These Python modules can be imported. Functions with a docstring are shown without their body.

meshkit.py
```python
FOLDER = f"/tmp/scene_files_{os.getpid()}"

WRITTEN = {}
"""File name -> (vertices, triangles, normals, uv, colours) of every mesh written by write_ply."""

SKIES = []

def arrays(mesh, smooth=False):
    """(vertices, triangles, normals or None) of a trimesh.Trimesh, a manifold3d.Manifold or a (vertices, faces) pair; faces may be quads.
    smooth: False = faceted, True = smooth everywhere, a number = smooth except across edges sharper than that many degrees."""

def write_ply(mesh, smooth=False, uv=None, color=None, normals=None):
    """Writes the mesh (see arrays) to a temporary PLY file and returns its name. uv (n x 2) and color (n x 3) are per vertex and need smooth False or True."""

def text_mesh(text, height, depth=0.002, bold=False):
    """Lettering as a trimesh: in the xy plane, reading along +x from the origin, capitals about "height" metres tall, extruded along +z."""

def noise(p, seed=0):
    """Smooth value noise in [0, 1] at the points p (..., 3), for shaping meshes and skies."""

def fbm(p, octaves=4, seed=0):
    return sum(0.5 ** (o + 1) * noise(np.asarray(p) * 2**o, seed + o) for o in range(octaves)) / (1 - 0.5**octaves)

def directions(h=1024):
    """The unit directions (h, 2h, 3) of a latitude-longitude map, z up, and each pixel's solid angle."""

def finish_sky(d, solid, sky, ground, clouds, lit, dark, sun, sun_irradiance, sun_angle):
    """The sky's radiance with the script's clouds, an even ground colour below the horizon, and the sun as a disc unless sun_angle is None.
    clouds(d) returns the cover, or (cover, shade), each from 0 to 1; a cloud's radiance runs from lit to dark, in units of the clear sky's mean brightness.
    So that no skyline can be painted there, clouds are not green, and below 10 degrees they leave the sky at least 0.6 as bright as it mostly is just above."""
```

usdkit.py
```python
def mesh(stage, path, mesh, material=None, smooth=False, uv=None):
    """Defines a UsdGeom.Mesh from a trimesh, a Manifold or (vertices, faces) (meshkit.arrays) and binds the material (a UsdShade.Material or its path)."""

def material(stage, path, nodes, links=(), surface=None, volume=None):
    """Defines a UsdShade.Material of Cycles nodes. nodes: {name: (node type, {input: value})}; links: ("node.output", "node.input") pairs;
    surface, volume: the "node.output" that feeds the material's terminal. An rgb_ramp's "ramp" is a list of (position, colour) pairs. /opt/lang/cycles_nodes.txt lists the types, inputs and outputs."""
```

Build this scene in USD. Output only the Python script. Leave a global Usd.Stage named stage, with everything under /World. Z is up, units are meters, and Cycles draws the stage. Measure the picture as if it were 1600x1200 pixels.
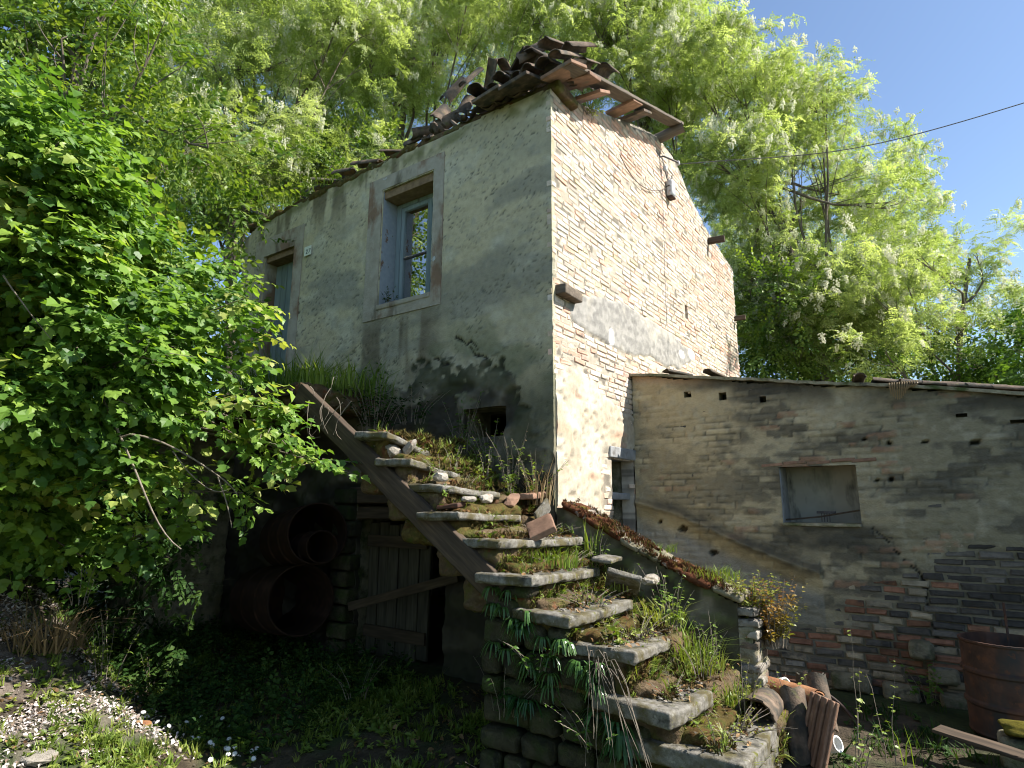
import math, random
import numpy as np, trimesh, usdkit, meshkit, shapely
from shapely.geometry import Polygon, box as sbox
from scipy.spatial.transform import Rotation as Rot
from pxr import Usd, UsdGeom, UsdLux, UsdShade, Gf, Vt, Sdf

stage = Usd.Stage.CreateInMemory()
UsdGeom.Xform.Define(stage, '/World')
stage.SetDefaultPrim(stage.GetPrimAtPath('/World'))

# ------------------------------------------------------------------ camera
YAW, PITCH, ROLL, FPX = 0.61366, 0.19848, 0.00453, 960.0
EYE = np.array([2.749, -4.531, 1.5])
_f = np.array([-math.sin(YAW) * math.cos(PITCH), math.cos(YAW) * math.cos(PITCH), math.sin(PITCH)])
_r = np.cross(_f, [0, 0, 1]); _r /= np.linalg.norm(_r); _u = np.cross(_r, _f)
CR = math.cos(ROLL) * _r + math.sin(ROLL) * _u
CU = -math.sin(ROLL) * _r + math.cos(ROLL) * _u
CF = _f
cam = UsdGeom.Camera.Define(stage, '/World/camera')
cam.AddTransformOp().Set(Gf.Matrix4d(*[float(v) for row in (list(CR) + [0], list(CU) + [0], list(-CF) + [0], list(EYE) + [1]) for v in row]))
cam.CreateHorizontalApertureAttr(36.0)
cam.CreateVerticalApertureAttr(27.0)
cam.CreateFocalLengthAttr(36.0 * FPX / 1600.0)
cam.CreateFStopAttr(0.0)
cam.CreateClippingRangeAttr(Gf.Vec2f(0.05, 5000))
cam.CreateExposureAttr(1.35)

# ------------------------------------------------------------------ sky and sun
SUN = np.array([1.0, 0.45, 1.05]); SUN /= np.linalg.norm(SUN)
SUN_EL = math.asin(SUN[2]); SUN_ROT = math.atan2(SUN[0], SUN[1])
dome = UsdLux.DomeLight.Define(stage, '/World/sky')
dome.CreateIntensityAttr(1.0)
SKY_STRENGTH, SUN_INTENSITY = 0.085, 1.25
skymat = usdkit.material(stage, '/World/Looks/sky_air', {
    'tc': ('texture_coordinate', {}),
    'sky': ('sky_texture', {'sky_type': 'single_scattering', 'sun_disc': False, 'sun_elevation': SUN_EL, 'sun_rotation': SUN_ROT,
                            'altitude': 200.0, 'air_density': 1.0, 'aerosol_density': 0.4, 'ozone_density': 1.6}),
    'map': ('mapping', {'scale': (1.6, 1.6, 4.0), 'location': (0.3, 0.1, 0.0)}),
    'n': ('noise_texture', {'scale': 1.5, 'detail': 6.0, 'roughness': 0.55, 'distortion': 0.3}),
    'mr': ('map_range', {'from_min': 0.63, 'from_max': 0.80, 'to_min': 0.0, 'to_max': 0.75, 'clamp': True}),
    'mx': ('mix_color', {'b': (9.0, 9.3, 9.8), 'use_clamp': True}),
    'bg': ('background_shader', {'strength': SKY_STRENGTH})},
    [('tc.generated', 'map.vector'), ('map.vector', 'n.vector'), ('n.fac', 'mr.value'), ('mr.result', 'mx.fac'),
     ('sky.color', 'mx.a'), ('mx.result', 'bg.color')], surface='bg.background')
UsdShade.MaterialBindingAPI.Apply(dome.GetPrim()).Bind(skymat)
sun = UsdLux.DistantLight.Define(stage, '/World/sun')
sun.CreateIntensityAttr(SUN_INTENSITY); sun.CreateAngleAttr(0.5); sun.CreateNormalizeAttr(True)
sun.CreateColorAttr(Gf.Vec3f(1.0, 0.945, 0.87))
_z = SUN; _x = np.cross([0, 0, 1], _z); _x /= np.linalg.norm(_x); _y = np.cross(_z, _x)
sun.AddTransformOp().Set(Gf.Matrix4d(*[float(v) for row in (list(_x) + [0], list(_y) + [0], list(_z) + [0], [0, 0, 0, 1]) for v in row]))

# ------------------------------------------------------------------ helpers
fbm, noise = meshkit.fbm, meshkit.noise
_count = {}


def free(path):
    n = _count.get(path, 0); _count[path] = n + 1
    return path if n == 0 else f'{path}_{n:03d}'


def tag(p, label=None, cat=None, group=None, kind=None):
    p = p.GetPrim() if hasattr(p, 'GetPrim') else p
    for k, v in (('label', label), ('category', cat), ('group', group), ('kind', kind)):
        if v: p.SetCustomDataByKey(k, v)
    return p


def thing(name, label, cat, loc=(0, 0, 0), rotz=0.0, group=None):
    x = UsdGeom.Xform.Define(stage, free('/World/' + name))
    if any(loc): x.AddTranslateOp().Set(Gf.Vec3d(*map(float, loc)))
    if rotz: x.AddRotateZOp().Set(math.degrees(rotz))
    return tag(x, label, cat, group)


def add(name, m, mat, parent=None, smooth=False, color=None, **kw):
    base = (parent.GetPath().pathString if parent is not None else '/World') + '/' + name
    g = usdkit.mesh(stage, free(base), m, mat, smooth)
    if color is not None:
        UsdGeom.PrimvarsAPI(g).CreatePrimvar('tone', Sdf.ValueTypeNames.Color3fArray, 'vertex').Set(Vt.Vec3fArray.FromNumpy(np.asarray(color, np.float32)))
    if kw: tag(g, **kw)
    return g.GetPrim()


def cat_(ms):
    vs, fs, n = [], [], 0
    for m in ms:
        v, f = (np.asarray(m[0]), np.asarray(m[1])) if isinstance(m, tuple) else (np.asarray(m.vertices), np.asarray(m.faces))
        vs.append(v); fs.append(f + n); n += len(v)
    return np.vstack(vs), np.vstack(fs)


def ray(px, py):
    return CF * FPX + CR * (px - 800) - CU * (py - 600)


def at_y(px, py, y): d = ray(px, py); return EYE + d * (y - EYE[1]) / d[1]
def at_x(px, py, x): d = ray(px, py); return EYE + d * (x - EYE[0]) / d[0]
def at_z(px, py, z): d = ray(px, py); return EYE + d * (z - EYE[2]) / d[2]
def at_d(px, py, dep): return EYE + ray(px, py) * dep / FPX


def at_ground(px, py, up=0.0):
    p = at_z(px, py, 0.0)
    for _ in range(12): p = at_z(px, py, 0.5 * p[2] + 0.5 * (float(ground_z(p[0], p[1])) + up))
    return p


def sstep(x, a, b):
    t = np.clip((x - a) / (b - a), 0, 1); return t * t * (3 - 2 * t)


def rot_to(d, roll=0.0):
    """matrix whose first column is along d"""
    d = np.asarray(d, float); d = d / np.linalg.norm(d)
    a = np.cross([0, 0, 1.0], d)
    a = a / np.linalg.norm(a) if np.linalg.norm(a) > 1e-6 else np.array([0, 1.0, 0])
    b = np.cross(d, a)
    c, s = math.cos(roll), math.sin(roll)
    return np.stack([d, c * a + s * b, -s * a + c * b], 1)


def rbox(lx, ly, lz, r=0.01, res=0.03, amp=0.0, fq=6.0, seed=0, wear=0.0):
    """a box with rounded, worn edges, centred at the origin"""
    h = np.array([lx, ly, lz]) / 2.0
    n = np.maximum(1, np.round(np.array([lx, ly, lz]) / res).astype(int))
    axes = []
    for k in range(3):
        rr = min(r, h[k] * 0.98)
        inner = np.linspace(-h[k] + rr, h[k] - rr, n[k] + 1)
        axes.append(np.concatenate([[-h[k]], inner, [h[k]]]))
    vs, fs, c = [], [], 0
    for k in range(3):
        i, j = (k + 1) % 3, (k + 2) % 3
        A, B = np.meshgrid(axes[i], axes[j], indexing='ij')
        na, nb = A.shape
        ii, jj = np.meshgrid(np.arange(na - 1), np.arange(nb - 1), indexing='ij')
        q0 = (ii * nb + jj).ravel(); q1 = ((ii + 1) * nb + jj).ravel(); q2 = ((ii + 1) * nb + jj + 1).ravel(); q3 = (ii * nb + jj + 1).ravel()
        for s in (-1, 1):
            p = np.zeros((A.size, 3)); p[:, i] = A.ravel(); p[:, j] = B.ravel(); p[:, k] = s * h[k]
            f = np.vstack([np.stack([q0, q1, q2], 1), np.stack([q0, q2, q3], 1)])
            if s < 0: f = f[:, ::-1]
            vs.append(p); fs.append(f + c); c += len(p)
    m = trimesh.Trimesh(np.vstack(vs), np.vstack(fs), process=False); m.merge_vertices()
    p = np.array(m.vertices)
    rr = np.minimum(r, h * 0.98)
    inn = np.clip(p, -h + rr, h - rr); d = (p - inn) / rr
    L = np.linalg.norm(d, axis=1, keepdims=True); nrm = d / np.maximum(L, 1e-9)
    p = inn + nrm * rr
    if amp:
        q = p * fq + seed * 13.7
        p = p + nrm * ((fbm(q, 3, seed) - 0.5) * 2 * amp)[:, None]
        if wear:
            e = (np.abs(d) > 0.5).sum(1) >= 2
            p = p - nrm * (e * wear * sstep(noise(q * 1.7 + 5, seed + 3), 0.45, 0.8))[:, None]
    m.vertices = p
    return m


def place(m, loc, R=None):
    v = np.asarray(m.vertices); f = np.asarray(m.faces)
    if R is not None: v = v @ np.asarray(R).T
    return v + np.asarray(loc, float), f


def rz(a): return Rot.from_euler('z', a).as_matrix()
def euler(x, y, z): return Rot.from_euler('xyz', [x, y, z]).as_matrix()


def tube(pts, rad, sides=7, cap=True):
    p = np.asarray(pts, float); n = len(p); rad = np.broadcast_to(np.asarray(rad, float), (n,))
    t = np.gradient(p, axis=0); t /= np.linalg.norm(t, axis=1, keepdims=True) + 1e-12
    ref = np.array([0.31, 0.17, 0.93]); a = np.cross(t, ref); a /= np.linalg.norm(a, axis=1, keepdims=True) + 1e-12
    b = np.cross(t, a); an = np.arange(sides) * 2 * np.pi / sides
    v = p[:, None] + rad[:, None, None] * (np.cos(an)[None, :, None] * a[:, None] + np.sin(an)[None, :, None] * b[:, None])
    i, j = np.meshgrid(np.arange(n - 1), np.arange(sides), indexing='ij')
    q = np.stack([i * sides + j, i * sides + (j + 1) % sides, (i + 1) * sides + (j + 1) % sides, (i + 1) * sides + j], -1).reshape(-1, 4)
    f = np.vstack([q[:, [0, 2, 1]], q[:, [0, 3, 2]]]); v = v.reshape(-1, 3)
    if cap:
        v = np.vstack([v, p[0], p[-1]]); k = np.arange(sides)
        f = np.vstack([f, np.stack([np.full(sides, n * sides), k, (k + 1) % sides], 1),
                       np.stack([np.full(sides, n * sides + 1), (n - 1) * sides + (k + 1) % sides, (n - 1) * sides + k], 1)])
    return v, f


def curve(pts, n=12, wob=0.0, seed=0):
    p = np.asarray(pts, float); t = np.linspace(0, 1, len(p)); s = np.linspace(0, 1, n)
    if len(p) >= 3:
        from scipy.interpolate import CubicSpline
        q = CubicSpline(t, p)(s)
    else:
        q = np.stack([np.interp(s, t, p[:, k]) for k in range(3)], 1)
    if wob:
        L = np.linalg.norm(p[-1] - p[0])
        for k in range(3): q[:, k] += (fbm(np.stack([s * 5 + seed, s * 0 + k * 3.1, s * 0], 1), 2, seed) - 0.5) * 2 * wob * L * np.sin(np.pi * np.clip(s, 0, 1)) ** 0.5
    return q


def chunk(sx, sy, sz, seed, sub=1, amp=0.25):
    m = trimesh.creation.icosphere(sub); v = np.array(m.vertices)
    v = np.sign(v) * np.abs(v) ** 0.75
    v *= (1 + amp * (noise(v * 1.6 + seed * 7.3, seed)[:, None] - 0.5) * 2)
    m.vertices = v * np.array([sx, sy, sz]) / 2
    return m


def brick(u0, u1, v0, v1, back, proud, rng, cham=0.006, jit=0.003):
    """chamfered brick in (u, v, n): front at n = proud, back at n = -back; 18 triangles"""
    j = lambda s=jit: rng.uniform(-s, s, (4, 1))
    U = np.array([[u0], [u1], [u1], [u0]]); V = np.array([[v0], [v0], [v1], [v1]])
    uc, vc = (u0 + u1) / 2, (v0 + v1) / 2
    mid = np.hstack([U + j(), V + j(), np.full((4, 1), proud - cham)])
    fr = mid.copy(); fr[:, 0] += np.sign(uc - fr[:, 0]) * cham * rng.uniform(0.6, 1.8, 4); fr[:, 1] += np.sign(vc - fr[:, 1]) * cham * rng.uniform(0.6, 1.8, 4)
    fr[:, 2] = proud + rng.uniform(-jit, jit, 4)
    bk = mid.copy(); bk[:, 2] = -back
    f = [[8, 9, 10], [8, 10, 11]]
    for k in range(4):
        l = (k + 1) % 4
        f += [[k, l, 4 + l], [k, 4 + l, 4 + k], [4 + k, 4 + l, 8 + l], [4 + k, 8 + l, 8 + k]]
    return np.vstack([bk, mid, fr]), np.array(f)


class Frame:
    def __init__(s, O, U, V, N): s.O, s.U, s.V, s.N = (np.array(x, float) for x in (O, U, V, N))
    def __call__(s, p): return s.O + p[:, :1] * s.U + p[:, 1:2] * s.V + p[:, 2:3] * s.N


def skin(fr, poly, res, hfun, skirt=0.14):
    """a fine relief sheet over a polygon; hfun(u, v) -> (height, colour); its edges are turned back into the wall"""
    u0, v0, u1, v1 = poly.bounds
    us = np.linspace(u0, u1, int((u1 - u0) / res) + 1); vs = np.linspace(v0, v1, int((v1 - v0) / res) + 1)
    A, B = np.meshgrid(us, vs, indexing='ij'); na, nb = A.shape
    ca = (A[:-1, :-1] + A[1:, 1:]) / 2; cb = (B[:-1, :-1] + B[1:, 1:]) / 2
    inside = shapely.contains_xy(poly, ca, cb)
    ii, jj = np.nonzero(inside)
    q = np.stack([ii * nb + jj, (ii + 1) * nb + jj, (ii + 1) * nb + jj + 1, ii * nb + jj + 1], 1)
    h, col = hfun(A.ravel(), B.ravel())
    p = np.stack([A.ravel(), B.ravel(), h], 1)
    f = np.vstack([q[:, [0, 1, 2]], q[:, [0, 2, 3]]])
    flip = np.dot(np.cross(fr.U, fr.V), fr.N) < 0
    e = np.vstack([q[:, [0, 1]], q[:, [1, 2]], q[:, [2, 3]], q[:, [3, 0]]])
    key = np.sort(e, 1); _, idx, cnt = np.unique(key, axis=0, return_index=True, return_counts=True)
    be = e[idx[cnt == 1]]
    n = len(p); bp = p[be].copy()
    bp2 = bp.copy(); bp2[:, :, 2] -= skirt
    m = len(be); sv = np.concatenate([bp[:, 0], bp[:, 1], bp2[:, 1], bp2[:, 0]])
    k = np.arange(m); sf = np.vstack([np.stack([n + k + m, n + k, n + k + 2 * m], 1), np.stack([n + k, n + k + 3 * m, n + k + 2 * m], 1)])
    scol = np.concatenate([col[be[:, 0]], col[be[:, 1]], col[be[:, 1]], col[be[:, 0]]])
    p = np.vstack([p, sv]); f = np.vstack([f, sf]); col = np.vstack([col, scol])
    used, inv = np.unique(f, return_inverse=True)
    f = inv.reshape(f.shape); p = p[used]; col = col[used]
    if flip: f = f[:, ::-1]
    return (fr(p), f), col


def core(fr, poly, t0, t1):
    """a solid wall body between depths t0 and t1 behind the face"""
    m = trimesh.creation.extrude_polygon(poly, t1 - t0, engine='earcut')
    v = np.array(m.vertices); v[:, 2] = -t1 + v[:, 2]
    f = np.array(m.faces)
    if np.dot(np.cross(fr.U, fr.V), fr.N) < 0: f = f[:, ::-1]
    return fr(v), f


def mixc(a, b, t):
    return np.asarray(a) * (1 - t[:, None]) + np.asarray(b) * t[:, None]


# ------------------------------------------------------------------ materials
def surf(name, ramp, scale=6.0, detail=6.0, rough=0.9, bump=0.35, bscale=45.0, bdist=0.02, over=(), coords='pos', stretch=None, attr=None, vary=0.0, spec=0.25, metallic=0.0, k=1.0):
    """ramp over noise; over: list of (colour, lo, hi, scale, stretch or None); attr: a vertex colour that the ramp multiplies"""
    ramp = [(a, tuple(k * x for x in c)) for a, c in ramp]; over = [(tuple(k * x for x in o[0]),) + tuple(o[1:]) for o in over]
    N = {'g': ('geometry', {}), 'tc': ('texture_coordinate', {}), 'oi': ('object_info', {}),
         'n': ('noise_texture', {'scale': scale, 'detail': detail, 'roughness': 0.62}),
         'r': ('rgb_ramp', {'ramp': ramp}), 'p': ('principled_bsdf', {'roughness': rough, 'specular_ior_level': spec, 'metallic': metallic}),
         'bn': ('noise_texture', {'scale': bscale, 'detail': 5.0, 'roughness': 0.65}), 'b': ('bump', {'strength': bump, 'distance': bdist})}
    src = 'g.position' if coords == 'pos' else 'tc.object'
    L = []
    if stretch is not None:
        N['mp'] = ('mapping', {'scale': stretch}); L.append((src, 'mp.vector')); nsrc = 'mp.vector'
    else:
        nsrc = src
    if vary and coords != 'pos':
        N['off'] = ('vector_math', {'math_type': 'add'}); N['sc'] = ('math', {'math_type': 'multiply', 'value2': 37.0})
        N['cx'] = ('combine_xyz', {})
        L += [('oi.random', 'sc.value1'), ('sc.value', 'cx.x'), ('sc.value', 'cx.y'), (nsrc, 'off.vector1'), ('cx.vector', 'off.vector2')]
        nsrc = 'off.vector'
    L += [(nsrc, 'n.vector'), (nsrc, 'bn.vector'), ('n.fac', 'r.fac'), ('bn.fac', 'b.height'), ('b.normal', 'p.normal')]
    cur = 'r.color'
    if attr:
        N['at'] = ('attribute', {'attribute': attr}); N['am'] = ('mix_color', {'blend_type': 'multiply', 'fac': 1.0})
        L += [('at.color', 'am.a'), (cur, 'am.b')]; cur = 'am.result'
    for i, (c, lo, hi, sc, st) in enumerate(over):
        N[f'on{i}'] = ('noise_texture', {'scale': sc, 'detail': 5.0, 'roughness': 0.6}); N[f'om{i}'] = ('map_range', {'from_min': lo, 'from_max': hi, 'to_min': 0.0, 'to_max': 1.0, 'clamp': True})
        N[f'ox{i}'] = ('mix_color', {'b': c})
        s2 = nsrc
        if st is not None:
            N[f'op{i}'] = ('mapping', {'scale': st, 'location': (i * 3.7, i * 1.9, i * 5.3)}); L.append((nsrc, f'op{i}.vector')); s2 = f'op{i}.vector'
        L += [(s2, f'on{i}.vector'), (f'on{i}.fac', f'om{i}.value'), (f'om{i}.result', f'ox{i}.fac'), (cur, f'ox{i}.a')]; cur = f'ox{i}.result'
    if vary:
        N['rp'] = ('math', {'math_type': 'add'}); N['rf'] = ('math', {'math_type': 'fraction'})
        N['vm'] = ('map_range', {'from_min': 0.0, 'from_max': 1.0, 'to_min': 1 - vary, 'to_max': 1 + vary}); N['hs'] = ('hsv', {})
        L += [('oi.random', 'rp.value1'), ('g.random_per_island', 'rp.value2'), ('rp.value', 'rf.value1'), ('rf.value', 'vm.value'), ('vm.result', 'hs.value'), (cur, 'hs.color')]; cur = 'hs.color'
    L.append((cur, 'p.base_color'))
    return usdkit.material(stage, '/World/Looks/' + name, N, L, surface='p.BSDF')


def leafmat(name, ramp, trans=0.4, tmul=(1.3, 1.25, 0.45), rough=0.45, spec=0.35):
    N = {'g': ('geometry', {}), 'oi': ('object_info', {}), 'tc': ('texture_coordinate', {}), 'rp': ('math', {'math_type': 'add'}), 'rf': ('math', {'math_type': 'fraction'}),
         'n': ('noise_texture', {'scale': 0.9, 'detail': 3.0}), 'ad': ('math', {'math_type': 'add'}), 'nm': ('math', {'math_type': 'multiply_add', 'value2': 1.1, 'value3': -0.55}),
         'r': ('rgb_ramp', {'ramp': ramp}), 'p': ('principled_bsdf', {'roughness': rough, 'specular_ior_level': spec}),
         'tm': ('mix_color', {'blend_type': 'multiply', 'fac': 1.0, 'b': tmul, 'use_clamp_result': False}), 't': ('translucent_bsdf', {}), 'm': ('mix_closure', {'fac': trans})}
    L = [('oi.random', 'rp.value1'), ('g.random_per_island', 'rp.value2'), ('rp.value', 'rf.value1'), ('g.position', 'n.vector'), ('n.fac', 'nm.value1'),
         ('rf.value', 'ad.value1'), ('nm.value', 'ad.value2'), ('ad.value', 'r.fac'), ('r.color', 'p.base_color'), ('r.color', 'tm.a'), ('tm.result', 't.color'), ('p.BSDF', 'm.closure1'), ('t.BSDF', 'm.closure2')]
    return usdkit.material(stage, '/World/Looks/' + name, N, L, surface='m.closure')


W = 1.0
M = {}
M['plaster'] = surf('weathered_plaster', [(0.2, (0.72, 0.72, 0.70)), (0.5, (0.95, 0.95, 0.94)), (0.8, (1.12, 1.12, 1.1))], 14.0, attr='tone', bump=0.6, bscale=90, bdist=0.012, k=0.84)
M['mortar'] = surf('lime_mortar', [(0.2, (0.70, 0.70, 0.68)), (0.5, (0.95, 0.95, 0.94)), (0.8, (1.12, 1.12, 1.1))], 16.0, attr='tone', bump=0.5, bscale=80, bdist=0.01, k=0.82)
M['coat'] = surf('annex_lime_coat', [(0.2, (0.70, 0.70, 0.68)), (0.5, (0.95, 0.95, 0.94)), (0.8, (1.12, 1.12, 1.1))], 16.0, attr='tone', bump=0.7, bscale=60, bdist=0.015, k=0.80)
gb = [(0.63, 0.50, 0.38), (0.68, 0.57, 0.45), (0.61, 0.45, 0.34), (0.64, 0.40, 0.29), (0.68, 0.46, 0.36), (0.50, 0.43, 0.36), (0.70, 0.61, 0.51), (0.63, 0.52, 0.35)]
M['gbrick'] = [surf(f'pale_brick_{"abcdefgh"[i]}', [(0.25, tuple(0.78 * x for x in c)), (0.55, c), (0.8, tuple(min(0.8, 1.12 * x) for x in c))], 18.0, bump=0.6, bscale=90, bdist=0.01,
                    over=[((0.24, 0.22, 0.19), 0.60, 0.74, 5.0, None), ((0.30, 0.27, 0.22), 0.60, 0.7, 30.0, None)], vary=0.20, k=0.84) for i, c in enumerate(gb)]
AB_K, GB_K = 1.0, 0.84
ab = [(0.20, 0.17, 0.12), (0.075, 0.068, 0.058), (0.21, 0.105, 0.065), (0.11, 0.10, 0.085), (0.30, 0.25, 0.17), (0.17, 0.085, 0.05), (0.050, 0.046, 0.041), (0.26, 0.24, 0.20)]
M['abrick'] = [surf(f'sooty_brick_{"abcdefgh"[i]}', [(0.25, tuple(0.6 * x for x in c)), (0.55, c), (0.8, tuple(1.25 * x for x in c))], 18.0, bump=0.7, bscale=80, bdist=0.012,
                    over=[((0.035, 0.035, 0.032), 0.56, 0.7, 6.0, None)], vary=0.2) for i, c in enumerate(ab)]
M['stone'] = surf('step_stone', [(0.2, (0.07, 0.065, 0.052)), (0.5, (0.165, 0.155, 0.132)), (0.8, (0.27, 0.26, 0.23))], 34.0, bump=0.8, bscale=120, bdist=0.01,
                  over=[((0.085, 0.072, 0.033), 0.45, 0.62, 8.0, None), ((0.26, 0.25, 0.21), 0.62, 0.70, 24.0, None), ((0.045, 0.043, 0.035), 0.54, 0.68, 10.0, None), ((0.10, 0.10, 0.02), 0.60, 0.68, 14.0, None)])
M['rubble'] = surf('rubble_stone', [(0.2, (0.09, 0.08, 0.055)), (0.5, (0.20, 0.18, 0.12)), (0.8, (0.32, 0.29, 0.21))], 9.0, bump=0.8, bscale=50, bdist=0.02,
                   over=[((0.05, 0.065, 0.02), 0.5, 0.66, 5.0, None), ((0.035, 0.035, 0.03), 0.58, 0.72, 7.0, None)], vary=0.2)
M['white_stone'] = surf('limestone_bit', [(0.2, (0.16, 0.145, 0.12)), (0.7, (0.34, 0.31, 0.265))], 14.0, bump=0.7, bscale=60, over=[((0.12, 0.10, 0.06), 0.52, 0.66, 9.0, None), ((0.20, 0.09, 0.05), 0.60, 0.68, 12.0, None)], vary=0.2)
M['earth'] = surf('dry_earth', [(0.2, (0.045, 0.032, 0.018)), (0.5, (0.11, 0.075, 0.040)), (0.8, (0.19, 0.14, 0.085))], 16.0, bump=0.9, bscale=70, bdist=0.03,
                  over=[((0.10, 0.095, 0.02), 0.48, 0.62, 6.0, None), ((0.15, 0.055, 0.02), 0.58, 0.68, 9.0, None)])
M['moss'] = surf('dry_moss', [(0.2, (0.045, 0.034, 0.014)), (0.5, (0.105, 0.080, 0.026)), (0.8, (0.18, 0.145, 0.045))], 34.0, bump=1.0, bscale=160, bdist=0.02,
                 over=[((0.11, 0.045, 0.02), 0.52, 0.66, 9.0, None), ((0.065, 0.085, 0.018), 0.52, 0.66, 12.0, None), ((0.22, 0.20, 0.16), 0.64, 0.70, 26.0, None)], spec=0.1)
M['redmoss'] = surf('red_moss', [(0.2, (0.04, 0.016, 0.008)), (0.5, (0.11, 0.042, 0.02)), (0.8, (0.20, 0.10, 0.04))], 22.0, bump=1.0, bscale=150, bdist=0.02,
                    over=[((0.42, 0.37, 0.31), 0.60, 0.66, 7.0, None), ((0.15, 0.13, 0.02), 0.55, 0.65, 9.0, None)], spec=0.1)
M['yellowmoss'] = surf('bright_moss', [(0.2, (0.045, 0.04, 0.01)), (0.5, (0.12, 0.105, 0.015)), (0.8, (0.21, 0.18, 0.03))], 24.0, bump=1.0, bscale=160, bdist=0.02, spec=0.1)
M['tile'] = surf('old_roof_tile', [(0.2, (0.045, 0.036, 0.028)), (0.5, (0.125, 0.092, 0.066)), (0.8, (0.23, 0.17, 0.125))], 12.0, bump=0.6, bscale=80, bdist=0.01, coords='obj',
                 over=[((0.05, 0.047, 0.038), 0.45, 0.60, 7.0, None), ((0.12, 0.115, 0.05), 0.60, 0.70, 9.0, None)], vary=0.25)
M['terracotta'] = surf('terracotta', [(0.2, (0.11, 0.068, 0.047)), (0.5, (0.21, 0.125, 0.083)), (0.8, (0.32, 0.20, 0.135))], 14.0, bump=0.5, bscale=80, bdist=0.008,
                       over=[((0.12, 0.10, 0.07), 0.58, 0.7, 7.0, None)], vary=0.15)
M['rusttile'] = surf('orange_tile', [(0.2, (0.12, 0.055, 0.03)), (0.5, (0.23, 0.105, 0.05)), (0.8, (0.32, 0.175, 0.085))], 16.0, bump=0.6, bscale=80, bdist=0.01, over=[((0.16, 0.14, 0.03), 0.58, 0.68, 12.0, None)])
M['rust'] = surf('rusty_steel', [(0.2, (0.022, 0.013, 0.010)), (0.5, (0.062, 0.030, 0.019)), (0.8, (0.13, 0.058, 0.034))], 10.0, rough=0.75, bump=0.3, bscale=70, bdist=0.006,
                 over=[((0.028, 0.027, 0.025), 0.50, 0.66, 5.0, (1, 1, 0.4)), ((0.10, 0.04, 0.018), 0.56, 0.66, 14.0, None)], spec=0.3)
def wood(name, a, b, c, over=(), sc=7.0, st=(1, 1, 0.08)):
    return surf(name, [(0.2, a), (0.5, b), (0.8, c)], sc, stretch=st, bump=0.6, bscale=28.0, bdist=0.008, over=over, coords='obj', vary=0.12, k=0.72)
GRAIN_X, GRAIN_Y, GRAIN_Z = (0.1, 1, 1), (1, 0.1, 1), (1, 1, 0.1)
M['wood_x'] = wood('grey_timber', (0.07, 0.055, 0.04), (0.15, 0.12, 0.09), (0.26, 0.215, 0.165), st=GRAIN_X, sc=30)
M['dark_wood_x'] = wood('dark_timber', (0.03, 0.022, 0.016), (0.075, 0.055, 0.038), (0.15, 0.105, 0.07), st=GRAIN_X, sc=30)
M['brown_wood_x'] = wood('brown_timber', (0.12, 0.07, 0.04), (0.26, 0.16, 0.09), (0.38, 0.25, 0.15), st=GRAIN_X, sc=30)
M['door_wood'] = wood('weathered_door_wood', (0.03, 0.028, 0.022), (0.08, 0.073, 0.056), (0.145, 0.135, 0.10), st=GRAIN_Z, sc=30)
M['blue_wood'] = wood('faded_blue_paint', (0.17, 0.22, 0.23), (0.27, 0.33, 0.34), (0.36, 0.42, 0.43), st=GRAIN_Z, sc=24, over=[((0.10, 0.085, 0.065), 0.60, 0.68, 9.0, GRAIN_Z)])
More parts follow.
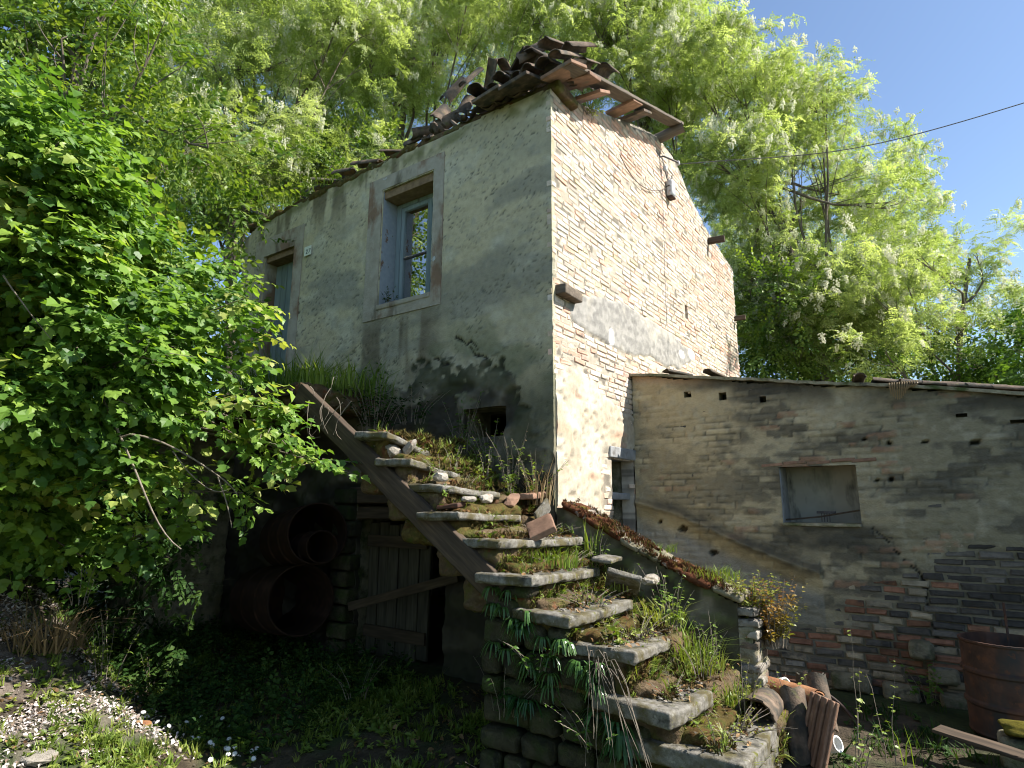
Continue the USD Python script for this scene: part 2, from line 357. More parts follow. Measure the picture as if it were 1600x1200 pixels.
M['pale_blue'] = surf('flaking_blue_limewash', [(0.2, (0.40, 0.46, 0.52)), (0.6, (0.52, 0.58, 0.63)), (0.8, (0.60, 0.64, 0.67))], 20.0, bump=0.5, bscale=60, bdist=0.01,
                      over=[((0.34, 0.21, 0.14), 0.57, 0.60, 3.6, (1, 1, 0.7)), ((0.17, 0.13, 0.10), 0.62, 0.65, 4.2, None)], k=0.6)
M['band'] = surf('surround_plaster', [(0.2, (0.36, 0.31, 0.235)), (0.5, (0.47, 0.415, 0.32)), (0.8, (0.58, 0.52, 0.42))], 9.0, bump=0.5, bscale=60, bdist=0.012,
                 over=[((0.30, 0.19, 0.12), 0.52, 0.62, 2.6, (1, 1, 0.6)), ((0.10, 0.085, 0.05), 0.57, 0.72, 3.0, (1, 1, 0.35)), ((0.6, 0.62, 0.60), 0.68, 0.71, 5.0, None)], k=0.66)
M['lintel'] = surf('brown_lintel', [(0.2, (0.09, 0.06, 0.035)), (0.5, (0.19, 0.125, 0.07)), (0.8, (0.29, 0.20, 0.12))], 14.0, bump=0.5, bscale=50, bdist=0.01)
M['concrete'] = surf('grey_concrete', [(0.2, (0.27, 0.28, 0.28)), (0.5, (0.40, 0.41, 0.41)), (0.8, (0.52, 0.52, 0.51))], 12.0, bump=0.4, bscale=80, bdist=0.008, over=[((0.16, 0.15, 0.13), 0.55, 0.7, 5.0, None)], k=0.62)
M['panel'] = surf('dusty_metal_sheet', [(0.2, (0.24, 0.225, 0.19)), (0.6, (0.32, 0.30, 0.25)), (0.8, (0.38, 0.36, 0.30))], 3.0, rough=0.6, bump=0.1, bscale=30, over=[((0.10, 0.11, 0.09), 0.58, 0.72, 2.5, (1, 1, 0.5)), ((0.06, 0.06, 0.05), 0.55, 0.70, 7.0, (1, 1, 0.3))], k=0.95)
M['porcelain'] = surf('weathered_grey_box', [(0.2, (0.30, 0.31, 0.31)), (0.6, (0.44, 0.45, 0.45)), (0.8, (0.52, 0.53, 0.53))], 16.0, rough=0.55, bump=0.2, over=[((0.24, 0.13, 0.08), 0.6, 0.68, 8.0, None)])
M['whiteplastic'] = surf('white_enamel', [(0.3, (0.62, 0.63, 0.62)), (0.7, (0.74, 0.75, 0.74))], 12.0, rough=0.4, bump=0.1, over=[((0.25, 0.20, 0.13), 0.6, 0.68, 10.0, None)])
M['plate'] = surf('cream_number_plate', [(0.3, (0.55, 0.56, 0.46)), (0.7, (0.66, 0.67, 0.56))], 20.0, rough=0.4, bump=0.1, over=[((0.25, 0.2, 0.12), 0.64, 0.7, 14.0, None)])
M['ink'] = surf('dark_lettering', [(0.3, (0.10, 0.11, 0.10)), (0.7, (0.16, 0.17, 0.15))], 12.0, rough=0.5, bump=0.1)
M['black'] = surf('black_cable', [(0.3, (0.05, 0.05, 0.055)), (0.7, (0.10, 0.10, 0.105))], 9.0, rough=0.6, bump=0.2)
M['iron'] = surf('wrought_iron', [(0.3, (0.035, 0.033, 0.035)), (0.7, (0.11, 0.10, 0.10))], 20.0, rough=0.6, bump=0.3, over=[((0.14, 0.06, 0.03), 0.56, 0.66, 12.0, None)])
M['bark'] = surf('grey_bark', [(0.2, (0.045, 0.038, 0.028)), (0.5, (0.12, 0.10, 0.075)), (0.8, (0.23, 0.20, 0.155))], 9.0, stretch=(1, 1, 0.25), bump=1.0, bscale=14, bdist=0.03)
M['twig'] = surf('pale_twig', [(0.2, (0.08, 0.065, 0.05)), (0.5, (0.16, 0.135, 0.105)), (0.8, (0.26, 0.225, 0.18))], 20.0, bump=0.4)
M['drygrass'] = leafmat('dry_straw', [(0.1, (0.16, 0.11, 0.06)), (0.5, (0.30, 0.22, 0.12)), (0.9, (0.44, 0.35, 0.21))], 0.25, (1.1, 1.0, 0.8))
M['ground'] = surf('leafy_soil', [(0.2, (0.55, 0.55, 0.55)), (0.5, (1.0, 1.0, 1.0)), (0.8, (1.5, 1.5, 1.5))], 20.0, attr='tone', bump=0.9, bscale=40, bdist=0.03)
M['glass'] = usdkit.material(stage, '/World/Looks/window_glass', {'fr': ('fresnel', {'IOR': 1.8}), 't': ('transparent_bsdf', {'color': (0.82, 0.85, 0.83)}), 'gl': ('glossy_bsdf', {'roughness': 0.02, 'color': (0.95, 0.95, 0.95)}),
              'ad': ('math', {'math_type': 'add', 'value2': 0.42}), 'm': ('mix_closure', {})}, [('fr.fac', 'ad.value1'), ('ad.value', 'm.fac'), ('t.BSDF', 'm.closure1'), ('gl.BSDF', 'm.closure2')], surface='m.closure')
L_ROB = leafmat('robinia_leaf', [(0.05, (0.19, 0.25, 0.07)), (0.5, (0.34, 0.42, 0.15)), (0.95, (0.50, 0.56, 0.27))], 0.5, (1.2, 1.25, 0.6))
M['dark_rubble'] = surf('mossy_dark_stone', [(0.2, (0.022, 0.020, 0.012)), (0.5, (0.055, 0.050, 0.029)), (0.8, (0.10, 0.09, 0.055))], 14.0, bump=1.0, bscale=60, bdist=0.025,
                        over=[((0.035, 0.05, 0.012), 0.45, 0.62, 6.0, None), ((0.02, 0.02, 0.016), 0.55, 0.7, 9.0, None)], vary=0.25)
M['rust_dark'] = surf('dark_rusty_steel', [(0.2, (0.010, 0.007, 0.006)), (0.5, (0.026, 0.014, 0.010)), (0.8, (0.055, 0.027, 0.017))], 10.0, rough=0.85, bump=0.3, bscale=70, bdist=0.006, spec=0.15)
M['brick_mix'] = surf('mixed_brick', [(0.2, (0.76, 0.76, 0.75)), (0.55, (1.0, 1.0, 1.0)), (0.8, (1.14, 1.14, 1.13))], 18.0, attr='tone', bump=0.6, bscale=90, bdist=0.01)
L_LIT = leafmat('dead_leaf', [(0.1, (0.06, 0.035, 0.018)), (0.5, (0.16, 0.09, 0.04)), (0.9, (0.28, 0.18, 0.09))], 0.15, (1.0, 0.9, 0.7), spec=0.1)
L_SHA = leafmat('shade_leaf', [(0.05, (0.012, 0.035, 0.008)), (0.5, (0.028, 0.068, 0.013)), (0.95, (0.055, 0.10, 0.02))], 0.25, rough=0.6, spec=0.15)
L_MAP = leafmat('maple_leaf', [(0.05, (0.055, 0.13, 0.024)), (0.5, (0.145, 0.265, 0.042)), (0.9, (0.25, 0.37, 0.062)), (1.0, (0.34, 0.38, 0.10))], 0.48, (1.2, 1.22, 0.5))
L_MID = leafmat('woodland_leaf', [(0.05, (0.06, 0.125, 0.02)), (0.5, (0.12, 0.205, 0.032)), (0.95, (0.20, 0.28, 0.055))], 0.42)
L_DRK = leafmat('dark_leaf', [(0.05, (0.03, 0.075, 0.012)), (0.5, (0.06, 0.135, 0.02)), (0.95, (0.11, 0.20, 0.03))], 0.38)
L_GRS = leafmat('fresh_grass', [(0.05, (0.09, 0.14, 0.02)), (0.5, (0.15, 0.23, 0.035)), (0.95, (0.26, 0.30, 0.07))], 0.35)
L_FERN = leafmat('glossy_strap_leaf', [(0.05, (0.02, 0.065, 0.018)), (0.5, (0.04, 0.115, 0.03)), (0.95, (0.09, 0.17, 0.035))], 0.25, rough=0.35, spec=0.5)
L_RED = leafmat('reddish_herb', [(0.05, (0.20, 0.05, 0.02)), (0.3, (0.24, 0.13, 0.03)), (0.5, (0.17, 0.20, 0.03)), (0.95, (0.24, 0.26, 0.05))], 0.35)
L_BLO = leafmat('cream_blossom', [(0.1, (0.58, 0.60, 0.42)), (0.9, (0.76, 0.76, 0.62))], 0.35, (1.0, 1.0, 0.95), spec=0.1)
L_PET = leafmat('fallen_petal', [(0.05, (0.22, 0.16, 0.12)), (0.3, (0.45, 0.39, 0.35)), (0.9, (0.70, 0.64, 0.62))], 0.25, (1.0, 1.0, 1.0), spec=0.1)
L_DAI = leafmat('daisy_white', [(0.1, (0.74, 0.75, 0.76)), (0.9, (0.82, 0.83, 0.84))], 0.2, (1.0, 1.0, 1.0), spec=0.1)


def setxf(prim, loc, R=None):
    m = Gf.Matrix4d(1.0)
    R = np.eye(3) if R is None else np.asarray(R)
    rows = [list(R[:, 0]) + [0], list(R[:, 1]) + [0], list(R[:, 2]) + [0], list(map(float, loc)) + [1]]
    UsdGeom.Xformable(prim).AddTransformOp().Set(Gf.Matrix4d(*[float(v) for r in rows for v in r]))
    return prim


def addx(name, m, mat, parent, loc, R=None, smooth=False, **kw):
    return setxf(add(name, m, mat, parent, smooth, **kw), loc, R)


# ------------------------------------------------------------------ ground
def ground_z(x, y):
    x = np.asarray(x, float); y = np.asarray(y, float)
    bank = 0.30 * np.maximum(0, -x - 1.3) * sstep(-y, 1.45, 2.4)
    bank = np.minimum(bank, 2.4 + 0.05 * np.maximum(0, -x - 8))
    back = 0.30 * np.clip(y - 6.6, 0, 60) * sstep(-x, -3.0, 6.0)
    z = bank + np.minimum(back, 9.0) - 0.17 * np.clip(-y - 0.2, 0, 1.7) * sstep(x, -4.5, -2.5) * sstep(-x, -3.2, -1.9)
    z = z + 0.10 * (fbm(np.stack([x * 0.9, y * 0.9, x * 0], -1), 3, 5) - 0.5) * sstep(np.abs(x) + np.abs(y), 0, 2)
    z = z + 0.035 * (fbm(np.stack([x * 5, y * 5, x * 0], -1), 3, 6) - 0.5)
    return z


def petals_mask(x, y):
    return sstep(-x - 0.35 * (y + 2.3), 1.55, 2.5) * sstep(-y, 1.75, 2.15) * sstep(x, -5.2, -4.0)


def ground():
    def axis(lo, hi, step):
        inner = np.arange(lo, hi + 1e-6, step); g = []; s = step; v = hi
        while v < 260: s *= 1.22; v += s; g.append(v)
        h = []; s = step; v = lo
        while v > -260: s *= 1.22; v -= s; h.append(v)
        return np.array(h[::-1] + list(inner) + g)
    xs, ys = axis(-6.5, 4.0, 0.035), axis(-4.2, 2.0, 0.035)
    A, B = np.meshgrid(xs, ys, indexing='ij'); na, nb = A.shape
    a, b = A.ravel(), B.ravel()
    z = ground_z(a, b)
    ii, jj = np.meshgrid(np.arange(na - 1), np.arange(nb - 1), indexing='ij')
    q = np.stack([ii * nb + jj, (ii + 1) * nb + jj, (ii + 1) * nb + jj + 1, ii * nb + jj + 1], -1).reshape(-1, 4)
    P = np.stack([a, b, a * 0], 1)
    n1, n2 = fbm(P * 1.3, 4, 11), fbm(P * 6, 3, 12)
    col = mixc((0.042, 0.032, 0.020), (0.075, 0.058, 0.036), sstep(n2, 0.35, 0.7))
    col = mixc(col, (0.035, 0.055, 0.016), sstep(n1, 0.42, 0.58) * 0.8)
    pm = petals_mask(a, b)
    col = mixc(col, (0.20, 0.165, 0.14), pm * 0.55 * sstep(n2, 0.3, 0.6))
    far = sstep(np.hypot(a, b), 12, 30)
    col = mixc(col, (0.05, 0.085, 0.025), far)
    add('ground', (np.stack([a, b, z], 1), q), M['ground'], None, True, color=col, kind='structure')


ground()
rng = np.random.default_rng(7)

# ------------------------------------------------------------------ house
EAVE = 5.50
house = thing('stone_house', 'abandoned two-storey house with flaking plaster front, brick gable and fallen roof', 'house')
FAC = Frame((0, 0, 0), (1, 0, 0), (0, 0, 1), (0, -1, 0))           # u = x, v = z, out = -y
GAB = Frame((0, 0, 0), (0, 1, 0), (0, 0, 1), (1, 0, 0))            # u = y, v = z, out = +x
WIN = (-2.30, 3.70, -1.505, 5.13); DOOR = (-4.60, 2.60, -3.95, 4.86); BDOOR = (-2.44, -0.3, -1.20, 1.62); NICHE = (-1.02, 2.15, -0.52, 2.42)
facade_poly = Polygon([(-5.15, -0.4), (0.0, -0.4), (0.0, 5.5), (-0.7, 5.53), (-1.4, 5.49), (-2.2, 5.52), (-3.0, 5.47), (-3.7, 5.50), (-4.3, 5.40), (-4.8, 5.40), (-5.15, 5.25)])
holes = [sbox(*WIN), sbox(*DOOR), sbox(*BDOOR), sbox(*NICHE)]
for h_ in holes: facade_poly = facade_poly.difference(h_)


def facade_relief(u, v):
    P = np.stack([u, u * 0, v], 1)
    low, mid, fine = fbm(P * 0.9 + 3, 3, 21), fbm(P * 3.2, 4, 22), fbm(P * 14, 3, 23)
    grit = fbm(P * 34, 2, 24)
    pit = sstep(noise(P * np.array([41.0, 1, 43.0]) + 3 * fine[:, None], 25), 0.66, 0.84) * sstep(noise(P * 3.1, 26), 0.2, 0.65)
    edge = 2.72 + 0.9 * (mid - 0.5) + 0.5 * (fine - 0.5) - 0.75 * sstep(u, -0.55, -0.1)
    plaster = sstep(v, edge - 0.05, edge + 0.05)                         # 1 where the render coat survives
    # rough masonry below
    st = np.stack([u * 3.4 + 0.6 * mid, u * 0, v * 5.2 + 0.5 * low], 1)
    stones = sstep(noise(st, 31), 0.30, 0.55)
    h = plaster * (0.006 * (fine - 0.5) * 2 + 0.004 * (grit - 0.5) + 0.010 * (mid - 0.5) - 0.007 * pit) + (1 - plaster) * (-0.022 + 0.03 * stones + 0.035 * (fine - 0.5))
    c = mixc((0.56, 0.485, 0.31), (0.465, 0.42, 0.28), sstep(low, 0.40, 0.62))
    c = mixc(c, (0.58, 0.54, 0.41), sstep(mid, 0.52, 0.70) * 0.6)
    c = mixc(c, (0.30, 0.30, 0.25), sstep(fine, 0.55, 0.72) * 0.35)
    dark = sstep(fbm(P * np.array([1.0, 1, 2.2]) + 9, 4, 27), 0.52, 0.66)
    c = mixc(c, (0.25, 0.24, 0.19), dark * 0.65 * sstep(v, 2.6, 3.2) * (1 - sstep(v, 4.6, 5.2)))
    c = mixc(c, (0.13, 0.125, 0.095), pit * 0.85)
    # damp streaks: below the eave, left of and below the window, algae near the bottom of the coat
    s1 = fbm(np.stack([u * 7, u * 0, v * 0.6], 1), 3, 28)
    c = mixc(c, (0.13, 0.105, 0.06), sstep(s1, 0.44, 0.62) * sstep(v, 4.75, 5.35) * sstep(-u, 1.2, 2.2) * 0.85)
    c = mixc(c, (0.14, 0.11, 0.07), sstep(s1, 0.40, 0.6) * (1 - sstep(v, 3.35, 3.72)) * sstep(v, 2.6, 3.0) * sstep(-u, 1.2, 1.6) * (1 - sstep(-u, 2.4, 2.8)) * 0.8)
    c = mixc(c, (0.09, 0.07, 0.04), sstep(s1, 0.45, 0.6) * np.exp(-((u + 2.62) / 0.12) ** 2) * sstep(v, 4.2, 5.0) * 0.8)
    c = mixc(c, (0.14, 0.16, 0.09), sstep(fbm(P * 2.1 + 4, 3, 29), 0.42, 0.62) * (1 - sstep(v, 2.9, 3.5)) * 0.7)
    c = mixc(c, (0.17, 0.17, 0.06), (1 - sstep(np.abs(v - 5.42), 0.02, 0.14)) * sstep(-u, 0.0, 0.1) * sstep(mid, 0.4, 0.6) * 0.8)
    cs = mixc((0.045, 0.04, 0.03), (0.19, 0.17, 0.125), stones * sstep(noise(st * 0.9 + 7, 33), 0.2, 0.8))
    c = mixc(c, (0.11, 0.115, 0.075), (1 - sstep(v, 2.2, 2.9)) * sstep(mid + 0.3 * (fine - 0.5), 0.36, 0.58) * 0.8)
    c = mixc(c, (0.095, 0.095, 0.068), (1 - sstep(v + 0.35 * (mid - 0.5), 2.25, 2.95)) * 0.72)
    cs = mixc(cs, (0.05, 0.065, 0.025), sstep(mid, 0.5, 0.65) * 0.5)
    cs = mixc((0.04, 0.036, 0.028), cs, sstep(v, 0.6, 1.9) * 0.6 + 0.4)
    c = mixc(cs, c, plaster)
    # cracks in the coat
    for (x0, z0, x1, z1, sd) in ((-1.15, 3.18, -0.85, 3.02, 1), (-0.95, 3.02, -0.72, 2.86, 2), (-1.42, 2.98, -1.2, 2.9, 3)):
        t = np.clip((u - x0) / (x1 - x0), 0, 1); zz = z0 + (z1 - z0) * t + 0.04 * (noise(np.stack([u * 18, u * 0, u * 0 + sd], 1), 34) - 0.5) * 2
        k = (np.abs(v - zz) < 0.012) & (u > x0) & (u < x1)
        c[k] = (0.04, 0.037, 0.03); h = h - 0.02 * k
    return h, c


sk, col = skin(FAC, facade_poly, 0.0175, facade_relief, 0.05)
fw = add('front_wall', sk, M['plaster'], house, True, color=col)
add('wall_core', core(FAC, facade_poly.buffer(-0.012, join_style=2), 0.047, 0.46), M['rubble'], fw)
# cracks of open brick at the house corner belong to the gable
gable_poly = Polygon([(0.04, -0.2), (6.2, -0.2), (6.2, 5.69), (5.6, 5.78), (4.67, 5.93), (4.3, 6.07), (3.97, 6.18), (3.7, 6.36), (3.4, 6.47), (2.87, 6.50), (2.3, 6.33), (1.8, 6.15), (1.27, 5.93), (0.7, 5.72), (0.04, 5.5)])
GDOOR = (1.12, -0.2, 1.64, 2.0)
for h_ in (sbox(*GDOOR), sbox(3.56, 4.10, 3.68, 4.30)): gable_poly = gable_poly.difference(h_)
patch = Polygon([(0.30, 3.37), (0.50, 3.50), (1.29, 3.70), (1.97, 3.69), (2.77, 3.72), (3.85, 3.62), (3.22, 3.32), (1.93, 3.25), (1.26, 3.19), (0.82, 3.21), (0.34, 3.24)])


def patch_mask(u, v):
    P = np.stack([u, u * 0, v], 1); w = 0.10 * (fbm(P * 4, 3, 41) - 0.5); w2 = 0.10 * (fbm(P * 4 + 20, 3, 42) - 0.5)
    b = patch.buffer(0.0)
    d = shapely.distance(b, shapely.points(u + w, v + w2))
    return 1 - sstep(d, 0.0, 0.03)


def render_mask(u, v):
    """the lower corner of the gable, thickly rendered"""
    P = np.stack([u, u * 0, v], 1)
    top = 2.62 + 0.10 * np.sin(u * 3.1) + 0.34 * (fbm(P * 3.1, 3, 43) - 0.5)
    m = 1 - sstep(v, top - 0.04, top + 0.05)
    m = m * (1 - sstep(u, 0.78, 1.0) * (1 - sstep(v, 2.0, 2.15)))
    return m


def gable_relief(u, v):
    P = np.stack([u * 0, u, v], 1)
    low, mid, fine, grit = fbm(P * 0.8, 3, 44), fbm(P * 3.0, 4, 45), fbm(P * 15, 3, 46), fbm(P * 38, 2, 47)
    pm, rm = patch_mask(u, v), render_mask(u, v)
    pit = sstep(noise(P * 18, 48), 0.70, 0.85)
    h = -0.005 + 0.010 * (fine - 0.5) + 0.008 * (mid - 0.45)
    c = mixc((0.52, 0.46, 0.37), (0.40, 0.355, 0.28), sstep(fine, 0.40, 0.62))
    c = mixc(c, (0.12, 0.105, 0.085), sstep(fbm(P * 9, 3, 50), 0.52, 0.62) * 0.75)
    hr = 0.012 + 0.030 * (mid - 0.45) + 0.014 * (fine - 0.5) - 0.014 * pit
    cr = mixc((0.60, 0.55, 0.44), (0.50, 0.43, 0.32), sstep(mid, 0.42, 0.62))
    cr = mixc(cr, (0.42, 0.38, 0.30), sstep(fine, 0.56, 0.7) * 0.7)
    cr = mixc(cr, (0.30, 0.25, 0.19), pit * 0.5)
    cr = mixc(cr, (0.56, 0.36, 0.25), sstep(fbm(P * np.array([1, 2.2, 5.0]) + 3, 3, 51), 0.63, 0.68) * 0.7)
    hp = 0.012 + 0.006 * (fine - 0.5) + 0.004 * (grit - 0.5) - 0.006 * pit
    cp = mixc((0.35, 0.335, 0.305), (0.25, 0.24, 0.22), sstep(fine, 0.40, 0.66))
    cp = mixc(cp, (0.52, 0.48, 0.40), sstep(mid, 0.56, 0.7) * 0.6)
    h = h * (1 - rm) + hr * rm; c = mixc(c, cr, rm)
    h = h * (1 - pm) + hp * pm; c = mixc(c, cp, pm)
    for (y0, z0, a, b) in ((3.72, 3.60, 0.15, 0.075), (1.17, 3.26, 0.06, 0.09), (3.3, 3.52, 0.1, 0.05)):   # spots of white lime
        k = sstep(1.15 - np.hypot((u - y0) / a, (v - z0) / b) + 0.5 * (fine - 0.5), 0.0, 0.2)
        c = mixc(c, (0.78, 0.77, 0.75), k)
    return h, c


sk, col = skin(GAB, gable_poly, 0.02, gable_relief)
gw = add('gable_wall', sk, M['mortar'], house, True, color=col)
add('wall_core', core(GAB, gable_poly.buffer(-0.012, join_style=2).intersection(sbox(0.02, -1, 7, 7)), 0.06, 0.42), M['rubble'], gw)
COURSE = 0.0565
cand = []
for r in range(0, 118):
    z0 = r * COURSE - 0.1; z1 = z0 + COURSE - 0.0095
    wob = 0.012 * math.sin(r * 0.7)
    u = -0.018 + rng.uniform(-0.02, 0.012) - (0.105 if r % 2 else 0.0)
    while u < 6.2:
        L = rng.choice([0.205, 0.215, 0.195, 0.10, 0.155], p=[0.30, 0.20, 0.15, 0.22, 0.13]) * rng.uniform(0.96, 1.04)
        a, b = max(u, 0.006 + rng.uniform(-0.010, 0.010)), min(u + L, 6.215)
        u += L + rng.uniform(0.012, 0.028)
        if b - a < 0.06: continue
        uc, vc = (a + b) / 2, (z0 + z1) / 2
        if not all(shapely.contains_xy(gable_poly, np.clip(np.array([a + .02, b - .02, uc]), 0.045, 6.19), np.array([z1 - 0.012, z1 - 0.012, vc + 0.012]))): continue
        if patch_mask(np.array([uc]), np.array([vc]))[0] > 0.5: continue
        if render_mask(np.array([uc]), np.array([vc]))[0] > 0.35 and rng.random() > 0.05: continue
        if rng.random() < 0.012: continue                                   # lost bricks leave a dark hole
        P0 = np.array([[0, uc, vc]])
        warm = fbm(P0 * np.array([1, 0.9, 1.3]) + 2, 3, 52)[0]
        if warm > 0.51 and rng.random() < 0.8: k = rng.choice([3, 4, 0, 1])
        else: k = rng.choice([0, 1, 2, 5, 6, 7, 3], p=[0.2, 0.24, 0.1, 0.12, 0.2, 0.1, 0.04])
        mesh_ = brick(a, b, z0 + rng.uniform(-.003, .003) + wob * 0, z1 + rng.uniform(-.003, .002), 0.05, rng.choice([0.0, 0.002, 0.004, -0.005], p=[0.34, 0.34, 0.22, 0.10]) + rng.uniform(-.003, .003), rng, 0.006, 0.0042)
        size = (b - a) * COURSE / (np.linalg.norm(np.array([0, uc, vc]) - EYE) ** 2) * (EYE[0] / np.linalg.norm(np.array([0, uc, vc]) - EYE))
        cand.append((size, int(k), mesh_))
cand.sort(key=lambda t: -t[0])
for s_, k, m_ in cand[:300]:
    add('brick', (GAB(m_[0]), m_[1]), M['gbrick'][k], gw)
def joined(name, fr, rest, cols, k_, par):
    if not rest: return
    g = np.random.default_rng(3); v, f = cat_([c_[2] for c_ in rest])
    tone = np.vstack([np.tile(np.array(cols[c_[1]]) * k_ * g.uniform(0.8, 1.2), (12, 1)) for c_ in rest])
    add(name, (fr(v), f), M['brick_mix'], par, color=tone, kind='stuff')


joined('far_brickwork', GAB, cand[300:], gb, GB_K, gw)
# other walls, roofless behind
BK = Frame((0, 6.2, 0), (1, 0, 0), (0, 0, 1), (0, 1, 0))
add('rear_wall', core(BK, Polygon([(-5.15, -0.2), (-0.43, -0.2), (-0.43, 5.6), (-2, 5.3), (-3.4, 5.0), (-5.15, 5.2)]), 0.0, 0.4), M['rubble'], house)
LF = Frame((-5.15, 0, 0), (0, 1, 0), (0, 0, 1), (-1, 0, 0))
add('side_wall', core(LF, Polygon([(0.47, -0.2), (5.79, -0.2), (5.79, 5.3), (3.0, 5.7), (0.47, 5.1)]), 0.0, 0.4), M['rubble'], house)
# dark inside of the ground floor: upper floor slab
add('upper_floor', place(rbox(4.2, 5.2, 0.16, 0.02, 0.5), (-2.6, 3.1, 2.5)), M['dark_wood_x'], house)
# gable doorway: concrete lintel and cross bars
add('door_lintel', place(rbox(0.36, 0.62, 0.115, 0.012, 0.04, 0.004, 9, 3), (-0.155, 1.36, 2.055)), M['concrete'], house, True)
add('threshold_block', place(rbox(0.30, 0.50, 0.07, 0.012, 0.04, 0.006, 9, 4), (-0.19, 1.38, 1.62)), M['concrete'], house, True)
add('threshold_block', place(rbox(0.30, 0.50, 0.08, 0.012, 0.04, 0.006, 9, 5), (-0.17, 1.38, 1.16)), M['concrete'], house, True)
for zz, x1 in ((1.8, 0.0), (1.35, 0.0)):
    add('gap_board', place(rbox(0.03, 0.49, 0.3, 0.004, 0.2), (-0.34, 1.38, zz)), M['dark_wood_x'], house)
# timber corner block and little shadows
bl = addx('timber_block', rbox(0.24, 0.34, 0.095, 0.012, 0.04, 0.004, 8, 6), M['wood_x'], house, (-0.02, 0.225, 3.455), rz(0.03), True, label='square timber end sticking out of the brick corner')
add('putlog_recess', place(rbox(0.03, 0.13, 0.21, 0.004, 0.2), (-0.16, 3.62, 4.2)), M['terracotta'], house)
for (y, z, L) in ((4.86, 5.72, 0.20),):
    addx('rafter_end', rbox(0.34, 0.08, 0.10, 0.012, 0.05, 0.005, 8, 7), M['dark_wood_x'], house, (0.08, y, z), rz(0.15), True)
addx('rafter_end', rbox(0.26, 0.07, 0.08, 0.012, 0.05, 0.005, 8, 8), M['dark_wood_x'], house, (0.05, 6.12, 4.75), rz(0.1), True)

# window: plaster band, reveal, frame, one sash
sur = sbox(-2.53, 3.56, -1.35, 5.30).difference(sbox(*WIN))
def band_relief(u, v):
    P = np.stack([u, u * 0, v], 1); return 0.009 + 0.006 * (fbm(P * 8, 3, 61) - 0.5), np.ones((len(u), 3))
wf = add('window_surround', skin(FAC, sbox(-2.53, 3.56, -1.35, 5.30).difference(sbox(-2.31, 3.69, -1.495, 5.14)), 0.02, band_relief, 0.05)[0], M['band'], house, True)
x0, z0, x1, z1 = WIN
add('window_reveal', place(rbox(0.02, 0.30, z1 - z0, 0.003, 0.08), (x0 - 0.004, 0.16, (z0 + z1) / 2)), M['pale_blue'], house)
add('window_reveal', place(rbox(0.02, 0.30, z1 - z0, 0.003, 0.08), (x1 + 0.004, 0.16, (z0 + z1) / 2)), M['band'], house)
add('window_lintel', place(rbox(x1 - x0 + 0.10, 0.36, 0.11, 0.006, 0.06, 0.004, 6, 9), ((x0 + x1) / 2, 0.205, z1 - 0.045)), M['lintel'], house, True)
add('window_sill', place(rbox(x1 - x0 + 0.02, 0.42, 0.06, 0.012, 0.04, 0.008, 7, 10), ((x0 + x1) / 2, 0.19, z0 - 0.006)), M['band'], house, True)
zc, zh = (z0 + z1 - 0.08) / 2 + 0.015, (z1 - z0 - 0.15)
fy = 0.26
frame_ = add('window_frame', cat_([place(rbox(0.075, 0.07, zh, 0.006, 0.3), (x0 + 0.045, fy, zc)), place(rbox(0.05, 0.07, zh, 0.006, 0.3), (x1 - 0.03, fy, zc)), place(rbox(x1 - x0 - 0.13, 0.07, 0.05, 0.006, 0.3), ((x0 + x1) / 2 + 0.01, fy, zc + zh / 2 - 0.025))]), M['blue_wood'], house)
sx0, sx1 = x0 + 0.085, x1 - 0.22
zs = zh - 0.055; zsc = zc - 0.025
sash = add('window_sash', cat_([place(rbox(0.05, 0.04, zs, 0.005, 0.3), (sx0 + 0.025, fy - 0.012, zsc)), place(rbox(0.075, 0.045, zs, 0.005, 0.3), (sx1 - 0.03, fy - 0.012, zsc)),
                          place(rbox(sx1 - sx0 - 0.12, 0.04, 0.05, 0.005, 0.3), ((sx0 + sx1) / 2 - 0.01, fy - 0.012, zsc + zs / 2 - 0.025)), place(rbox(sx1 - sx0 - 0.12, 0.04, 0.06, 0.005, 0.3), ((sx0 + sx1) / 2 - 0.01, fy - 0.012, zsc - zs / 2 + 0.03))]), M['blue_wood'], house)
add('glazing_bar', place(rbox(sx1 - sx0 - 0.118, 0.025, 0.022, 0.004, 0.3), ((sx0 + sx1) / 2 - 0.008, fy - 0.012, zsc - 0.03)), M['iron'], sash)
add('pane', place(rbox(sx1 - sx0 - 0.118, 0.004, zs / 2 - 0.05, 0.001, 0.4), ((sx0 + sx1) / 2 - 0.008, fy - 0.006, zsc + zs / 4 - 0.033)), M['glass'], sash)
add('pane', place(rbox(sx1 - sx0 - 0.118, 0.004, zs / 2 - 0.05, 0.001, 0.4), ((sx0 + sx1) / 2 - 0.008, fy - 0.004, zsc - zs / 4 - 0.008)), M['glass'], sash)
cu = np.linspace(0, 1, 9); cv = np.linspace(0, 1, 14); CA, CB = np.meshgrid(cu, cv, indexing='ij')
cp = np.stack([sx0 + 0.06 + CA * 0.11 * (0.9 + 0.5 * (1 - CB)), fy + 0.05 + 0.02 * np.sin(CA * 9), zsc - zs / 2 + 0.05 + CB * (zs - 0.12)], -1).reshape(-1, 3)
ii, jj = np.meshgrid(np.arange(8), np.arange(13), indexing='ij'); q = np.stack([ii * 14 + jj, (ii + 1) * 14 + jj, (ii + 1) * 14 + jj + 1, ii * 14 + jj + 1], -1).reshape(-1, 4)
add('curtain', (cp, q), M['whiteplastic'], sash, True, label='strip of pale curtain behind the glass')
addx('open_shutter', rbox(0.19, 0.03, zs, 0.005, 0.3), M['blue_wood'], house, (x1 - 0.06, fy + 0.13, zsc), rz(1.15))

